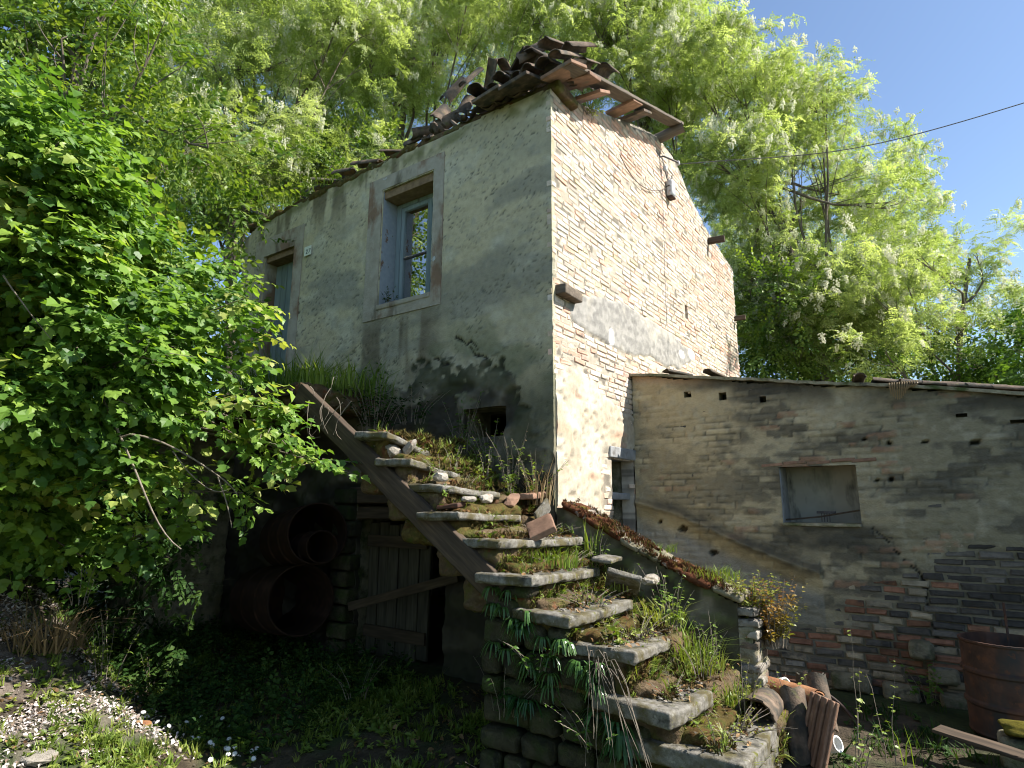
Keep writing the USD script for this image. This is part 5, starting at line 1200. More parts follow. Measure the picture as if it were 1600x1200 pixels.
tree('leafy_tree', 'green woodland tree filling the top left corner above the maple', 'tree', (-6.6, -1.6), px_blobs([(-60, -60), (280, -60), (320, 140), (390, 330), (370, 400), (290, 330), (150, 280), (-60, 280)], 26, (6.8, 9.0), (65, 100), 108), 0.13, MID, 16, 208, stems=2)
tree('leafy_tree', 'green bushy tree behind the mossy left end of the house wall', 'tree', (-8.0, 3.2), px_blobs([(360, 250), (560, 230), (560, 300), (480, 320), (400, 350), (340, 360)], 12, (11, 14), (55, 80), 109), 0.10, MID, 12, 209)
tree('robinia_tree', 'blossoming robinia tree farther back, closing the gap above the eaves', 'tree', (-12.5, 10.5), px_blobs([(250, -40), (900, -40), (900, 60), (700, 180), (420, 300), (260, 260)], 22, (18, 22), (60, 90), 110), 0.2, ROB, 5, 210, gap=0.48, droop=-0.15, blossom=BLO, bloss_n=0.95)
tree('robinia_tree', 'distant blossoming robinia tree between the gable and the slender tree', 'tree', (2.5, 16.0), px_blobs([(1150, 300), (1420, 340), (1430, 560), (1160, 560)], 16, (18, 22), (50, 75), 111), 0.15, ROB, 6, 211, gap=0.44, droop=-0.15, blossom=BLO, bloss_n=0.95)

for k, (x, y, s_) in enumerate(((-9.5, -8.5, 1.0), (-6.0, -10.5, 1.1), (-2.0, -11.5, 1.0), (2.0, -11.0, 1.1), (6.0, -11.0, 1.0), (9.5, -9.0, 1.0))):
    gk = np.random.default_rng(300 + k)
    tree('leafy_tree', ['leftmost','second from left','third from left','third from right','second from right','rightmost'][k] + ' tree of the wood behind the viewer', 'tree', (x, y), [(np.array([x + gk.uniform(-1.6, 1.6), y + gk.uniform(-.8, .8), zz * s_]), 1.5) for zz in (1.0, 2.2, 3.4, 4.6, 5.8)], 0.14, MID, 2.6, 320 + k, gap=0.2, sprig_scale=(2.4, 3.4), limbs=False)
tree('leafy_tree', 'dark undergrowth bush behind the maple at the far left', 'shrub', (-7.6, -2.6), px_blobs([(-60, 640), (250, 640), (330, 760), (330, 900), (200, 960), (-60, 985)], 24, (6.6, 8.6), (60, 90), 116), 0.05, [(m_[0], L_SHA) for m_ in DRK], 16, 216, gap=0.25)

tree('leafy_tree', 'dense green hedge tree filling in behind the maple', 'tree', (-6.2, -2.0), px_blobs([(-60, 280), (200, 330), (340, 420), (370, 560), (330, 720), (200, 800), (-60, 850)], 26, (6.2, 7.6), (55, 90), 117), 0.07, MID, 15, 217, gap=0.28)
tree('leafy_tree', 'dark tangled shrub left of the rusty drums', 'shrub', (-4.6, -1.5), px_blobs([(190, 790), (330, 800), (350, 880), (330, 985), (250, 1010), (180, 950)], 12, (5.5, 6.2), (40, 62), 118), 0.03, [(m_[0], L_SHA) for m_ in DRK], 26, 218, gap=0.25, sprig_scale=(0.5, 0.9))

# the maple in front, its nearest leaves one by one
near_poly = [(-60, 120), (100, 180), (190, 330), (255, 400), (295, 470), (300, 540), (330, 610), (310, 690), (285, 740), (190, 800), (100, 840), (-60, 840)]
blobs = px_blobs(near_poly, 52, (4.4, 6.0), (48, 80), 120) + [(at_d(x, y, d), r) for x, y, d, r in ((385, 640, 4.9, 0.19), (425, 660, 4.9, 0.13), (405, 700, 4.9, 0.15), (455, 705, 4.88, 0.08), (495, 722, 4.86, 0.05), (345, 560, 5.0, 0.16), (385, 610, 4.95, 0.13), (350, 490, 5.1, 0.13), (385, 465, 5.1, 0.06), (405, 520, 5.1, 0.06), (320, 770, 4.9, 0.12), (380, 770, 4.85, 0.05), (220, 840, 4.9, 0.14), (130, 870, 4.9, 0.18))]
mt = thing('maple_tree', 'bright sunlit maple with lobed leaves overhanging from the left in front of the house', 'tree')
gm = np.random.default_rng(77)
P, D = crown_points(blobs, 72, 121, 0.30)
ok = ~inside_house(P); P, D = P[ok], D[ok]
n = len(P); d = D * 0.8 + gm.normal(size=(n, 3)) * 0.5 + 0.5 * CR - 0.2 * CF; d[:, 2] = 0.5 * d[:, 2] - 0.15
upv = np.array([0, 0, 1.0]) + gm.normal(size=(n, 3)) * 0.30 + 0.75 * SUN - 0.25 * CF
Rm = frames(d, upv, gm); sc_ = gm.uniform(0.8, 1.2, n); ids = gm.integers(0, 8, n)
dist = np.linalg.norm(P - EYE, axis=1); order = np.argsort(dist); near, rest = order[:38], order[38:]
cnt = 0
for i in near:
    g2 = np.random.default_rng(1000 + i)
    tw = [tube(np.array([(0, 0, 0), (0.15, 0, -0.01), (0.30, 0, -0.024)]) @ Rm[i].T * sc_[i] + P[i], [0.004, 0.003, 0.0015], 4)]
    add('twig', tw[0], M['twig'], mt)
    for k in range(8):
        if cnt >= 300: break
        t_ = (k + 0.6) / 8; sgn = 1 if k % 2 else -1; az = sgn * g2.uniform(0.4, 1.3) if k < 7 else 0.0
        lv, lf = leaf_lobed(g2.uniform(0.04, 0.09))
        v = lv @ euler(g2.uniform(-.45, .45), g2.uniform(0, .7), az).T + np.array([0.30 * t_ + 0.045 * math.cos(az), 0.045 * math.sin(az), -0.024 * t_ * t_])
        add('leaf', (v @ Rm[i].T * sc_[i] + P[i], lf), L_MAP, mt); cnt += 1
scatter('crown', mt, MAP, P[rest], Rm[rest], sc_[rest], ids[rest], kind='stuff')
root = np.array([-5.0, -3.0, 0.6])
for k, (c, r) in enumerate(blobs):
    if k % 2 and k < 46: continue
    s0 = root + np.array([gm.uniform(-.3, .3), gm.uniform(-.3, .3), gm.uniform(0.4, 2.4)])
    add('limb', tube(curve([s0, (s0 + c) / 2 + np.array([0, 0, 0.25]), c], 8, 0.03, k), np.linspace(0.022, 0.006, 8), 5), M['bark'], mt, True)
for k in range(3):
    add('trunk', tube(curve([root + np.array([k * .25 - .2, k * .1, -0.5]), root + np.array([k * .3 - .3, .2, 1.4]), root + np.array([k * .5 - .5, .5, 3.6])], 9, 0.03, k), np.linspace(0.06, 0.03, 9), 8), M['bark'], mt, True)
br = curve([at_d(62, 445, 4.7), at_d(100, 510, 4.6), at_d(150, 600, 4.5), at_d(205, 720, 4.4), at_d(245, 810, 4.3), at_d(283, 858, 4.25)], 18, 0.004, 3)
dbr = thing('dead_branch', 'bare grey branch hanging diagonally in front of the maple leaves', 'branch')
add('stem', tube(br, np.linspace(0.013, 0.004, 18), 7), M['twig'], dbr, True)
for pts, r0 in (([(190, 683, 4.43), (250, 690, 4.5), (330, 735, 4.6), (372, 775, 4.65)], 0.010), ([(340, 745, 4.61), (355, 790, 4.6), (362, 825, 4.6)], 0.006), ([(5, 430, 4.1), (40, 480, 4.1), (80, 530, 4.12)], 0.006), ([(270, 705, 4.52), (320, 760, 4.5), (360, 763, 4.5)], 0.005)):
    add('side_twig', tube(curve([at_d(*p) for p in pts], 10, 0.01, 4), np.linspace(r0, r0 * 0.4, 10), 6), M['twig'], dbr, True)

# ------------------------------------------------------------------ small plants, each a thing
def grass_tuft(seed, n=40, h=0.22, spread=0.07, lean=0.5, w=0.006):
    g = np.random.default_rng(seed); vs, fs, c = [], [], 0
    for k in range(n):
        a = g.uniform(0, 6.28); r = spread * math.sqrt(g.random()); b = np.array([r * math.cos(a), r * math.sin(a), 0]); a2 = a + g.normal() * 0.8
        L = h * g.uniform(0.45, 1.1); ln = lean * g.uniform(0.2, 1.1); dirh = np.array([math.cos(a2), math.sin(a2), 0]); s_ = np.array([-dirh[1], dirh[0], 0]) * w * g.uniform(.6, 1.3)
        p1 = b + np.array([0, 0, L * .5]) + dirh * L * ln * .25; p2 = b + np.array([0, 0, L * (1 - .35 * ln)]) + dirh * L * ln
        vs += [b - s_, b + s_, p1 - s_ * .8, p1 + s_ * .8, p2]; fs += [[c, c + 1, c + 3], [c, c + 3, c + 2], [c + 2, c + 3, c + 4]]; c += 5
    return np.array(vs), np.array(fs)


def herb(seed, h=0.25, n=24, leaf=0.03, spread=0.06, w=0.6, stems=4):
    g = np.random.default_rng(seed); ms, st = [], []
    for s_ in range(stems):
        a = g.uniform(0, 6.28); e = np.array([spread * math.cos(a) * g.uniform(.3, 1.6), spread * math.sin(a) * g.uniform(.3, 1.6), h * g.uniform(.6, 1.05)])
        c = curve([np.zeros(3) + e * [.3, .3, 0], e * [.5, .5, .5], e], 7, 0.03, seed + s_); st.append(tube(c, np.linspace(0.003, 0.0012, 7), 4, False))
        for k in range(n // stems):
            t_ = g.uniform(0.15, 1.0); p = np.array([np.interp(t_, np.linspace(0, 1, 7), c[:, q_]) for q_ in range(3)])
            L = leaf * g.uniform(.6, 1.3) * (1.2 - .5 * t_); lv, lf = leaf_oval(L, L * w)
            ms.append((lv @ euler(g.uniform(-.5, .5), g.uniform(-.5, .5), g.uniform(0, 6.28)).T + p, lf))
    return cat_(ms), cat_(st)


def strap_fern(seed, n=14, L=0.22, w=0.022):
    g = np.random.default_rng(seed); vs, fs, c = [], [], 0
    for k in range(n):
        a = g.uniform(-1.5, 1.5); dirh = np.array([math.sin(a), -math.cos(a) * .7, 0]); dirh /= np.linalg.norm(dirh); sd = np.array([-dirh[1], dirh[0], 0]); LL = L * g.uniform(.6, 1.2)
        for j in range(6):
            t_ = j / 5; p = dirh * LL * (t_ * .75) + np.array([0, 0, LL * (0.35 * math.sin(t_ * 2.2) - 0.75 * t_ * t_)]); ww = w * math.sin(0.25 + 2.7 * t_) * .5 + .001
            vs += [p - sd * ww, p + sd * ww]
            if j: fs += [[c + 2 * j - 2, c + 2 * j - 1, c + 2 * j + 1], [c + 2 * j - 2, c + 2 * j + 1, c + 2 * j]]
        c += 12
    return np.array(vs), np.array(fs)


def put_grass(label, p, seed, n=40, h=0.2, spread=0.08, mat=None, lean=0.5, w=0.005, group=None):
    v, f = grass_tuft(seed, n, h, spread, lean, w)
    tag(add('grass_tuft', (v + np.asarray(p), f), mat or L_GRS), label, 'grass', group)


def put_herb(label, p, seed, mat=None, cat='plant', name='weed', **kw):
    (lv, lf), (sv, sf) = herb(seed, **kw); t = thing(name, label, cat, p)
    add('leaves', (lv, lf), mat or L_GRS, t); add('stems', (sv, sf), M['twig'], t)


S = lambda i, y, dx=0.12: (FX[i] - dx, y, ZT[i] - 0.01)
put_grass('long green grass tuft under the nosing of the sixth step', (0.36, -0.62, 1.09), 401, 120, 0.16, 0.22)
put_grass('upright grass blades beside the parapet above the fifth step', (0.40, -0.10, 1.13), 402, 16, 0.34, 0.06, lean=0.25, w=0.007)
put_grass('yellowish grass at the right end of the third step', (1.08, -0.36, 0.74), 403, 50, 0.20, 0.15, lean=1.2, w=0.004)
put_grass('tall bright grass clump right of the third step', (1.26, -0.40, 0.55), 404, 70, 0.28, 0.16, lean=1.1, w=0.004)
put_grass('mixed grass growing at the right of the second step', (1.38, -0.45, 0.50), 405, 60, 0.20, 0.15, lean=1.1, w=0.004)
put_grass('thin grass on the inner side of the fourth step', (0.72, -0.28, 0.92), 406, 70, 0.16, 0.12)
put_grass('grass fringe along the parapet top near its lower end', (1.18, 0.24, 0.98), 407, 200, 0.13, 0.26, lean=1.0, w=0.004)
put_grass('grass fringe along the middle of the parapet top', (0.78, 0.26, 1.16), 408, 70, 0.10, 0.18, lean=1.0, w=0.004)
put_grass('bright grass on the lowest step beside the curved tile', (1.55, -0.42, 0.30), 409, 60, 0.18, 0.10)
put_grass('grass on the landing left of the upper door', (-3.1, -0.6, 2.66), 410, 300, 0.45, 0.45, L_MID, 0.8, 0.008)
put_grass('grass hanging over the landing edge', (-2.35, -0.55, 2.66), 411, 260, 0.34, 0.42, L_MID, 0.9, 0.007)
put_grass('tall grass by the wall right of the upper door', (-3.3, -0.22, 2.64), 412, 220, 0.72, 0.36, L_MID, 0.7, 0.009)
put_grass('sunlit grass fringe on the wall head above the upper door', (-4.3, 0.10, 5.47), 413, 300, 0.20, 0.42, None, 1.2)
put_grass('sparse grass on the wall head above the house number', (-3.45, 0.08, 5.50), 414, 130, 0.16, 0.36, None, 1.2)
put_grass('dry grass at the house corner beside the stair', (-0.10, -0.08, 1.52), 415, 60, 0.45, 0.12, M['drygrass'], 0.5, 0.005)
put_grass('dry straw tuft under the maple at lower left', at_ground(95, 985), 416, 160, 0.5, 0.30, M['drygrass'], 1.2, 0.007)
put_grass('bleached straw clump bent over the petals at lower left', at_ground(70, 1015), 417, 180, 0.5, 0.26, M['drygrass'], 1.5, 0.006)
put_grass('single tall grass stalk in the dark yard before the fallen board', at_ground(1420, 1200), 418, 5, 0.34, 0.04, L_GRS, 0.6, 0.004)
put_herb('leafy green weed against the house corner above the stair', (-0.35, -0.18, 1.62), 420, L_MID, h=0.42, n=60, leaf=0.05, spread=0.14, stems=6)
put_herb('yellow green seedling on the second step from the top', (-0.50, -0.72, 1.82), 421, h=0.18, n=26, leaf=0.032, spread=0.08)
put_herb('trailing seedlings between the two highest steps', (-0.44, -0.95, 1.75), 422, h=0.16, n=30, leaf=0.03, spread=0.12)
put_herb('small upright weed at the right end of the second step from the top', (-0.42, -0.40, 1.76), 423, h=0.26, n=30, leaf=0.035, spread=0.06)
put_herb('bluish leafed weed on the third step from the top', (-0.22, -0.32, 1.62), 424, L_MID, h=0.22, n=30, leaf=0.035, spread=0.08)
put_herb('broad leafed plant growing beside the third step', (1.0, -1.02, 0.66), 425, L_GRS, h=0.20, n=14, leaf=0.12, spread=0.05, w=0.42, stems=2)
put_herb('leafy weed at the left end of the third step', (1.05, -1.10, 0.62), 426, h=0.22, n=44, leaf=0.035, spread=0.14, stems=6)
put_herb('white flowering weed before the parapet foot', (1.0, -0.15, 0.80), 427, L_MID, h=0.34, n=44, leaf=0.04, spread=0.12, stems=6)
put_herb('bright fern like weed on the second step', (1.40, -0.62, 0.50), 428, h=0.26, n=60, leaf=0.04, spread=0.12, w=0.3, stems=7)
put_herb('low weed hanging over the edge of the lowest step', (1.62, -1.05, 0.26), 429, h=0.2, n=46, leaf=0.03, spread=0.14, stems=6)
put_herb('dry reddish weed between second step and curved tile', (1.60, -0.50, 0.32), 430, L_RED, h=0.30, n=50, leaf=0.025, spread=0.1, stems=8)
put_herb('red and green creeping herb covering the parapet end', (1.50, 0.18, 0.72), 431, L_RED, h=0.34, n=950, leaf=0.038, spread=0.20, stems=50, name='creeping_herb')
put_herb('reddish herb drooping to the right of the parapet pillar', (1.64, 0.22, 0.56), 432, L_RED, h=0.46, n=900, leaf=0.038, spread=0.18, stems=46, name='creeping_herb')
put_herb('dark ferny weed on the window sill of the house', (-2.18, 0.06, 3.72), 433, L_DRK, h=0.22, n=60, leaf=0.035, spread=0.10, stems=6)
put_herb('mossy weed under the tiles at the gable corner', (0.04, 0.75, 5.62), 434, L_GRS, h=0.14, n=80, leaf=0.03, spread=0.12, stems=8)
put_herb('leafy shrublet in the sun beside the dark yard at lower left', at_ground(165, 1070), 435, L_GRS, h=0.62, n=170, leaf=0.05, spread=0.26, stems=12, cat='shrub', name='shrub')
put_herb('thin shrublet at the shadow edge right of the leafy one', at_ground(235, 1080), 436, L_GRS, h=0.42, n=70, leaf=0.04, spread=0.2, stems=8, cat='shrub', name='shrub')
put_herb('round leafed sprig hanging below the maple', at_d(125, 945, 4.6), 437, L_MAP, h=0.30, n=34, leaf=0.09, spread=0.16, stems=5)
put_herb('tall stalk with yellow green buds right of the tile heap', (2.12, -0.05, 0.0), 438, L_GRS, h=0.80, n=22, leaf=0.035, spread=0.05, stems=2)
put_herb('second tall stalk with small leaves near the sooty wall', (2.28, 0.10, 0.0), 439, L_GRS, h=0.72, n=24, leaf=0.035, spread=0.08, stems=2)
put_herb('low leafy stalks at the foot of the tile heap', (2.12, -0.28, 0.0), 440, L_GRS, h=0.30, n=40, leaf=0.035, spread=0.14, stems=6)
put_herb('dark leaved weed at the foot of the sooty wall', (2.45, 1.45, 0.05), 441, L_DRK, h=0.32, n=80, leaf=0.05, spread=0.2, stems=8)
put_herb('weed sprouting at the foot of the parapet pillar', (1.72, 0.15, 0.2), 442, L_GRS, h=0.24, n=40, leaf=0.04, spread=0.1, stems=5)
put_herb('shaded weed before the basement door', (-1.3, -0.9, 0.0), 443, L_DRK, h=0.3, n=60, leaf=0.06, spread=0.22, stems=7)

hr = np.random.default_rng(88)
for k, (i, y, lab, mt_, kw) in enumerate(((4, -0.55, 'low mossy herb cushion under the nosing of the fifth step', None, dict(h=.12, n=120, leaf=.02, spread=.22, stems=24)), (3, -0.75, 'creeping green herb at the back of the fourth step', None, dict(h=.14, n=110, leaf=.022, spread=.22, stems=20)),
        (2, -0.75, 'yellowish herb tangle on the third step', None, dict(h=.14, n=100, leaf=.024, spread=.2, stems=18)), (1, -0.95, 'small leaved herb on the outer part of the second step', None, dict(h=.12, n=70, leaf=.024, spread=.16, stems=12)),
        (0, -0.75, 'brown green herb mat at the back of the lowest step', L_RED, dict(h=.12, n=110, leaf=.02, spread=.22, stems=22)), (5, -0.45, 'short herb fringe at the back of the sixth step', L_RED, dict(h=.10, n=110, leaf=.018, spread=.24, stems=22)),
        (7, -0.75, 'sparse herb sprigs on the third step from the top', None, dict(h=.12, n=50, leaf=.022, spread=.2, stems=12)), (2, -0.30, 'leafy nettle like weed between third step and parapet', L_MID, dict(h=.36, n=90, leaf=.045, spread=.12, stems=8)),
        (1, -0.30, 'tall thin weed at the parapet side of the second step', L_MID, dict(h=.40, n=60, leaf=.03, spread=.1, stems=8)), (4, -0.12, 'bushy weed at the foot of the parapet by the fifth step', L_MID, dict(h=.24, n=70, leaf=.03, spread=.12, stems=8)))):
    put_herb(lab, (FX[i] - 0.16 if k < 7 else FX[i] - 0.1, y, ZT[i] - 0.02), 600 + k, mt_, **kw)

for k, (x, y, z_, lab, mt_, kw) in enumerate(((-0.62, -0.10, 1.85, 'dark ivy like growth on the wall behind the second highest step', L_DRK, dict(h=.42, n=120, leaf=.045, spread=.22, stems=12)), (-0.95, -0.10, 2.0, 'dark overgrowth on the wall above the tilted top step', L_DRK, dict(h=.5, n=130, leaf=.045, spread=.26, stems=12)),
        (-0.15, -0.06, 1.55, 'dense green weeds in the angle of wall and stair at the corner', L_MID, dict(h=.5, n=150, leaf=.04, spread=.2, stems=14)), (-1.5, -0.2, 2.3, 'dark hanging growth between landing and top step', L_SHA, dict(h=.4, n=160, leaf=.05, spread=.35, stems=14)),
        (-0.35, -0.10, 1.7, 'dry brown weed stalks by the wall above the third highest step', M['drygrass'], dict(h=.55, n=40, leaf=.03, spread=.2, stems=14)), (0.6, -1.2, 0.55, 'dark leafy weed rooted in the joints of the stair side', L_DRK, dict(h=.2, n=90, leaf=.04, spread=.2, stems=10)),
        (0.35, -1.2, 0.25, 'ivy leaves low on the stair side near its dark end', L_SHA, dict(h=.3, n=110, leaf=.045, spread=.25, stems=12)), (1.0, -1.2, 0.20, 'weedy growth on the stair side under the vines', L_DRK, dict(h=.24, n=110, leaf=.035, spread=.25, stems=12)), (0.75, -1.24, -0.2, 'leafy weeds along the foot of the stair side', L_DRK, dict(h=.26, n=140, leaf=.045, spread=.4, stems=16)))):
    put_herb(lab, (x, y, z_), 700 + k, mt_, **kw)

put_grass('shaded grass at the wall foot under the window', (-2.3, -0.2, 2.60), 461, 260, 0.42, 0.42, L_MID, 0.9, 0.007)
put_herb('dark leafy overgrowth at the wall foot under the window', (-2.0, -0.22, 2.42), 462, L_DRK, h=0.5, n=260, leaf=0.05, spread=0.36, stems=22)
put_herb('dark hanging overgrowth below the right end of the landing', (-1.75, -0.45, 2.20), 463, L_SHA, h=0.5, n=240, leaf=0.05, spread=0.34, stems=20)
put_herb('leafy weeds hiding the foot of the upper door', (-4.1, -0.4, 2.66), 464, L_MID, h=0.5, n=220, leaf=0.05, spread=0.4, stems=20)
fr_ = np.random.default_rng(12)
fl = ['dark strap leaved fern high on the stair side under the stringer', 'strap leaved fern below the fifth step', 'hanging fern on the stair side below the fourth step', 'fern clump in the middle of the stair side', 'fern growing low on the stair side near the corner', 'broad strap leaves hanging below the second step', 'small fern at the dark end of the stair side', 'fern tuft under the third step']
for k, (x, z_) in enumerate(((0.30, 0.92), (0.52, 0.80), (0.72, 0.66), (0.62, 0.50), (0.45, 0.32), (1.05, 0.30), (0.28, 0.62), (0.92, 0.56))):
    n_ = 5 if k not in (6,) else 2
    ms = [(lambda a: (a[0] + np.array([x + fr_.uniform(-.10, .10), -1.19, z_ + fr_.uniform(-.07, .07)]), a[1]))(strap_fern(450 + k * 7 + j, 16, 0.12 if k != 5 else 0.17, 0.0085 if k != 5 else 0.014)) for j in range(n_)]
    tag(add('fern', cat_(ms), L_FERN), fl[k], 'fern')
vn = np.random.default_rng(3); ms = []
for k in range(14):
    b = np.array([1.02 + vn.uniform(-.06, .1), -1.22, 0.60 + vn.uniform(-.04, .08)]); e = b + np.array([vn.uniform(-.05, .42), -vn.uniform(.03, .18), -vn.uniform(.28, .62)])
    ms.append(tube(curve([b, b + np.array([(e - b)[0] * .4, -.08, 0.0]), e], 8, 0.03, k), np.linspace(0.0028, 0.0014, 8), 4))
tag(add('dry_vine', cat_(ms), M['twig']), 'bundle of dry vines trailing down from the third step', 'vine')
ms = []
for k in range(10):
    b = np.array([-1.45 + vn.uniform(-.5, .3), -1.2, 2.5 + vn.uniform(-.3, .1)]); e = b + np.array([vn.uniform(-.15, .15), -vn.uniform(.0, .12), -vn.uniform(.15, .5)])
    ms.append(tube(curve([b, (b + e) / 2 + vn.normal(size=3) * 0.05, e], 7), np.linspace(0.004, 0.0015, 7), 4))
tag(add('dry_vine', cat_(ms), M['twig']), 'dry roots hanging from the landing over the stringer', 'vine')
# daisies along the shadow edge
dg = np.random.default_rng(21)
spots = [(305, 1112), (312, 1117), (350, 1122), (356, 1136), (250, 1130), (258, 1136), (288, 1132), (300, 1152), (307, 1155), (327, 1158), (332, 1160), (349, 1168), (356, 1169), (355, 1181), (362, 1167), (369, 1176), (328, 1186), (386, 1170), (397, 1180), (399, 1168), (357, 1155), (222, 1116)]
def daisy():
    ms = []
    for k in range(12):
        lv, lf = leaf_diamond(0.017, 0.007, 0.1); ms.append((lv @ rz(k * math.pi / 6).T + np.array([0, 0, 0.05]), lf))
    return cat_(ms)
for k, (px, py) in enumerate(spots):
    p = at_ground(px, py, 0.05); p[2] = float(ground_z(p[0], p[1])) + 0.02
    R_ = rot_to(0.55 * SUN - 0.5 * CF + np.array([0, 0, 0.5]) + dg.normal(size=3) * 0.25)[:, [1, 2, 0]]
    dz = thing('daisy', 'small white daisy flower in the grass along the shadow edge', 'daisy', p, group='daisies along the shadow edge')
    v, f = daisy(); add('petals', (v @ R_.T * 1.15, f), L_DAI, dz)
    add('stem', tube([(0, 0, -0.04), R_ @ np.array([0, 0, 0.055])], 0.0015, 4), L_GRS, dz)

# ------------------------------------------------------------------ ground cover nobody could count
gg = np.random.default_rng(44)
def on_ground(n, x0, x1, y0, y1, keep):
    x, y = gg.uniform(x0, x1, n), gg.uniform(y0, y1, n); k = keep(x, y) > gg.random(n); x, y = x[k], y[k]
    bad = ((x > -5.3) & (x < 0.1) & (y > -0.02)) | ((x > 0.1) & (x < 1.95) & (y > -1.22) & (y < 0.3)) | ((x > 0) & (y > 1.62) & (y < 6))
    x, y = x[~bad], y[~bad]; return np.stack([x, y, ground_z(x, y)], 1)
def spin(n, tilt=0.25): return Rot.from_euler('zyx', np.stack([gg.uniform(0, 6.28, n), gg.normal(size=n) * tilt, gg.normal(size=n) * tilt], 1)).as_matrix()
GR = [(grass_tuft(500 + k, 12, 0.10, 0.03, 0.8, 0.004), L_GRS) for k in range(3)]
def rosette(seed):
    g = np.random.default_rng(seed); ms = []
    for k in range(7):
        lv, lf = leaf_oval(g.uniform(0.022, 0.045), g.uniform(0.014, 0.026)); ms.append((lv @ euler(g.uniform(-.3, .3), -g.uniform(.1, .7), k * 0.9 + g.uniform(-.3, .3)).T + np.array([0, 0, g.uniform(0.0, 0.03)]), lf))
    return cat_(ms)
RO = [(rosette(510 + k), L_GRS) for k in range(3)]
P = on_ground(30000, -6.5, 1.6, -4.0, -0.2, lambda x, y: 0.10 + 0.75 * sstep(fbm(np.stack([x * 1.6, y * 1.6, x * 0], 1), 3, 61), 0.42, 0.60) * (1 - 0.55 * petals_mask(x, y)))
n = len(P); tag(scatter('grass', None, GR + RO, P, spin(n), gg.uniform(0.6, 1.3, n), gg.choice(6, n, p=[.12, .12, .1, .22, .22, .22])), 'short grass and tiny weeds covering the ground at lower left', 'grass', kind='stuff')
P = on_ground(1500, 1.9, 4.2, -1.6, 1.6, lambda x, y: 0.7 * sstep(fbm(np.stack([x * 2.2, y * 2.2, x * 0], 1), 2, 66), 0.42, 0.58))
n = len(P); tag(scatter('grass', None, [(grass_tuft(520, 8, 0.10, 0.04, 0.9, 0.004), L_SHA), (rosette(521), L_SHA)], P, spin(n), gg.uniform(0.7, 1.5, n), gg.integers(0, 2, n)), 'dark weeds covering the shaded yard before the lean-to', 'grass', kind='stuff')
P = on_ground(2600, -6.5, -1.4, -1.9, -0.1, lambda x, y: 0.65 + 0 * x)
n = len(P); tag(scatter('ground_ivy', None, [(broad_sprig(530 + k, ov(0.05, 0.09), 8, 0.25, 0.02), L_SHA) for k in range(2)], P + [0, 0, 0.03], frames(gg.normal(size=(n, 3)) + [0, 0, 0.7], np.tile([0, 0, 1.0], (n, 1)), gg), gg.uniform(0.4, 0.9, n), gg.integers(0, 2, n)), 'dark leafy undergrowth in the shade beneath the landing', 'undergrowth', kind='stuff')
pt_ = (np.array([[0, 0, 0], [0.014, 0.006, 0.003], [0.020, 0, 0.001], [0.014, -0.007, 0.004]]), np.array([[0, 1, 2], [0, 2, 3]]))
P = on_ground(60000, -5.5, 0.3, -4.0, -1.7, lambda x, y: 0.85 * petals_mask(x, y) * sstep(fbm(np.stack([x * 4, y * 4, x * 0], 1), 4, 62), 0.43, 0.60) + 0.02)
n = len(P); tag(scatter('fallen_petals', None, [(pt_, L_PET)], P + [0, 0, 0.018], spin(n, 0.5), gg.uniform(0.9, 1.9, n), np.zeros(n, int)), 'fallen whitish blossom petals carpeting the ground at lower left', 'petals', kind='stuff')

lf_ = [((lambda a: (a[0] @ euler(0.2, 0.2, 0).T, a[1]))(leaf_oval(0.04, 0.022)), L_LIT), (leaf_oval(0.028, 0.014), L_LIT)]
P = on_ground(7000, -5.5, 1.6, -4.0, -0.2, lambda x, y: 0.8 * sstep(fbm(np.stack([x * 3.5, y * 3.5, x * 0], 1), 3, 67), 0.42, 0.60))
n = len(P); tag(scatter('leaf_litter', None, lf_, P + [0, 0, 0.02], spin(n, 0.5), gg.uniform(0.6, 1.5, n), gg.integers(0, 2, n)), 'dead brown leaves littering the ground at lower left', 'dead leaves', kind='stuff')
pts = []
for i in range(10):
    m_ = 150; y = gg.uniform(-1.17, -0.05, m_); x = FX[i] - gg.uniform(0.03, 0.30, m_) ** 1.0
    pts.append(np.stack([x, y, np.full(m_, ZT[i] + 0.012) - (y + 1.2) * math.sin(TILT[i])], 1)[fbm(np.stack([x * 6, y * 6, y * 0 + i], 1), 2, 68) > 0.46])
P = np.vstack(pts); n = len(P)
tag(scatter('leaf_litter', None, lf_, P, spin(n, 0.5), gg.uniform(0.5, 1.3, n), gg.integers(0, 2, n)), 'dead brown leaves and bits lying on the stair treads', 'dead leaves', kind='stuff')
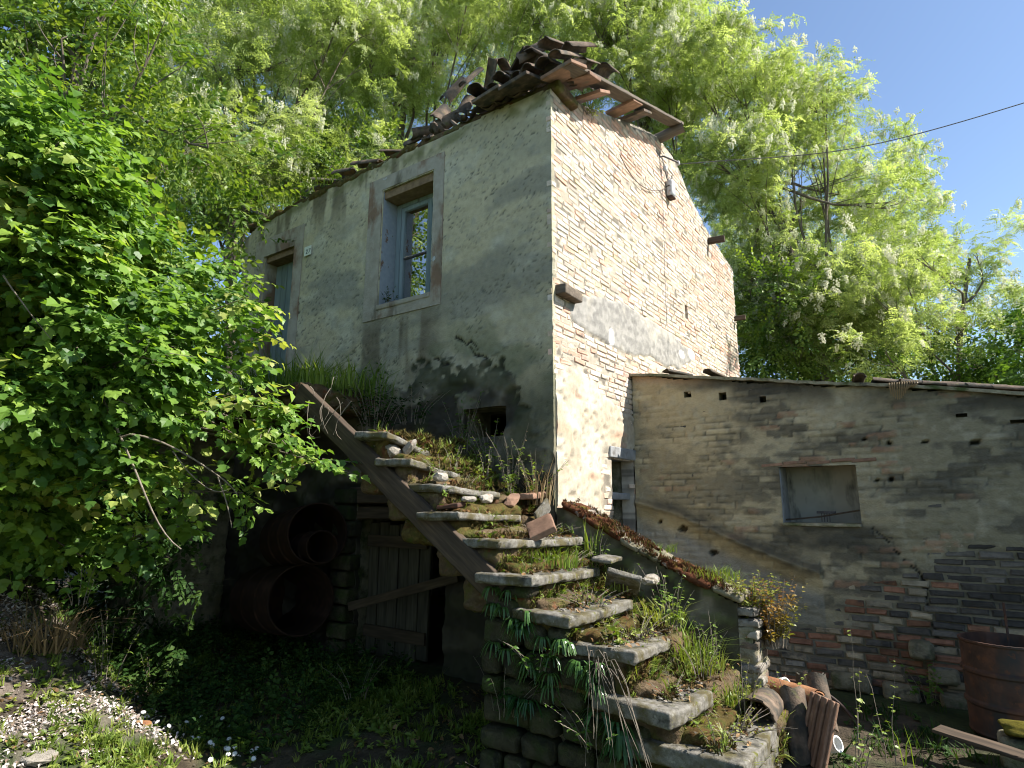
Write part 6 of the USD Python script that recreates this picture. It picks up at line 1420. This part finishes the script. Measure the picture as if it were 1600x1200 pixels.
# moss and tiny herbs on the stair and parapet
pts = []
for i in range(10):
    m_ = 620
    y = gg.uniform(-1.15, -0.03, m_); lo = ZT[i - 1] if i else 0.0
    fr_k = gg.random(m_)
    x = np.where(fr_k < .6, FX[i] - 0.05, FX[i] - gg.uniform(0.10, 0.33, m_)); z_ = np.where(fr_k < .6, gg.uniform(lo, ZT[i] - TH[i], m_), ZT[i])
    kk = fbm(np.stack([x * 5, y * 5, z_ * 5], 1), 2, 63) > 0.44
    kk &= ~((fr_k >= .6) & (y < YR[i]) & (gg.random(m_) < 0.6))
    pts.append(np.stack([x, y, z_], 1)[kk])
P = np.vstack(pts); n = len(P)
MO = [(grass_tuft(540 + k, 16, 0.055, 0.025, 0.7, 0.0035), M['moss']) for k in range(2)] + [(rosette(545), L_GRS), (grass_tuft(546, 8, 0.10, 0.02, 0.8, 0.0035), L_GRS)]
tag(scatter('stair_moss', None, MO, P, spin(n, 0.5), gg.uniform(0.6, 1.4, n), gg.choice(4, n, p=[.36, .34, .16, .14])), 'yellow brown moss and tiny herbs sprouting between the stair slabs', 'moss', kind='stuff')
m_ = 700; t_ = gg.random(m_); pc_ = np.stack([np.interp(t_, np.linspace(0, 1, 9), cope[:, q_]) for q_ in range(3)], 1); pc_[:, 1] = gg.uniform(-0.03, 0.29, m_); pc_[:, 2] += 0.022
kk = (fbm(pc_ * 6, 2, 64) > 0.45); P = pc_[kk]; n = len(P)
tag(scatter('parapet_moss', None, [(grass_tuft(550, 16, 0.035, 0.02, 0.7, 0.003), M['redmoss']), (grass_tuft(551, 14, 0.04, 0.02, 0.7, 0.003), M['moss'])], P, spin(n, 0.3), gg.uniform(0.6, 1.3, n), gg.choice(2, n, p=[.65, .35])), 'short red moss along the top of the stair parapet', 'moss', kind='stuff')

GROUPS = {'robinia_tree': 'blossoming robinia trees around the house', 'grass_tuft': 'grass tufts on stair, landing, walls and yard', 'weed': 'weeds growing on the ruin', 'fern': 'strap leaved ferns on the stair side',
          'loose_stone': 'loose stones lying on the stair', 'loose_slab': 'loose slates lying on the stair', 'curved_roof_tile': 'roof tiles heaped at the foot of the stair', 'oil_drum': 'rusty oil drums', 'pipe_end': 'white pipe ends in the tile heap',
          'broken_brick': 'broken bricks lying on the stair', 'shrub': 'shrublets at the lower left', 'creeping_herb': 'reddish creeping herbs on the parapet', 'leafy_tree': 'green trees and bushes around the house'}
for p in stage.GetPrimAtPath('/World').GetChildren():
    nm = p.GetName(); nm = nm[:-4] if nm[-3:].isdigit() else nm
    if nm in GROUPS and not p.GetCustomDataByKey('group'): p.SetCustomDataByKey('group', GROUPS[nm])
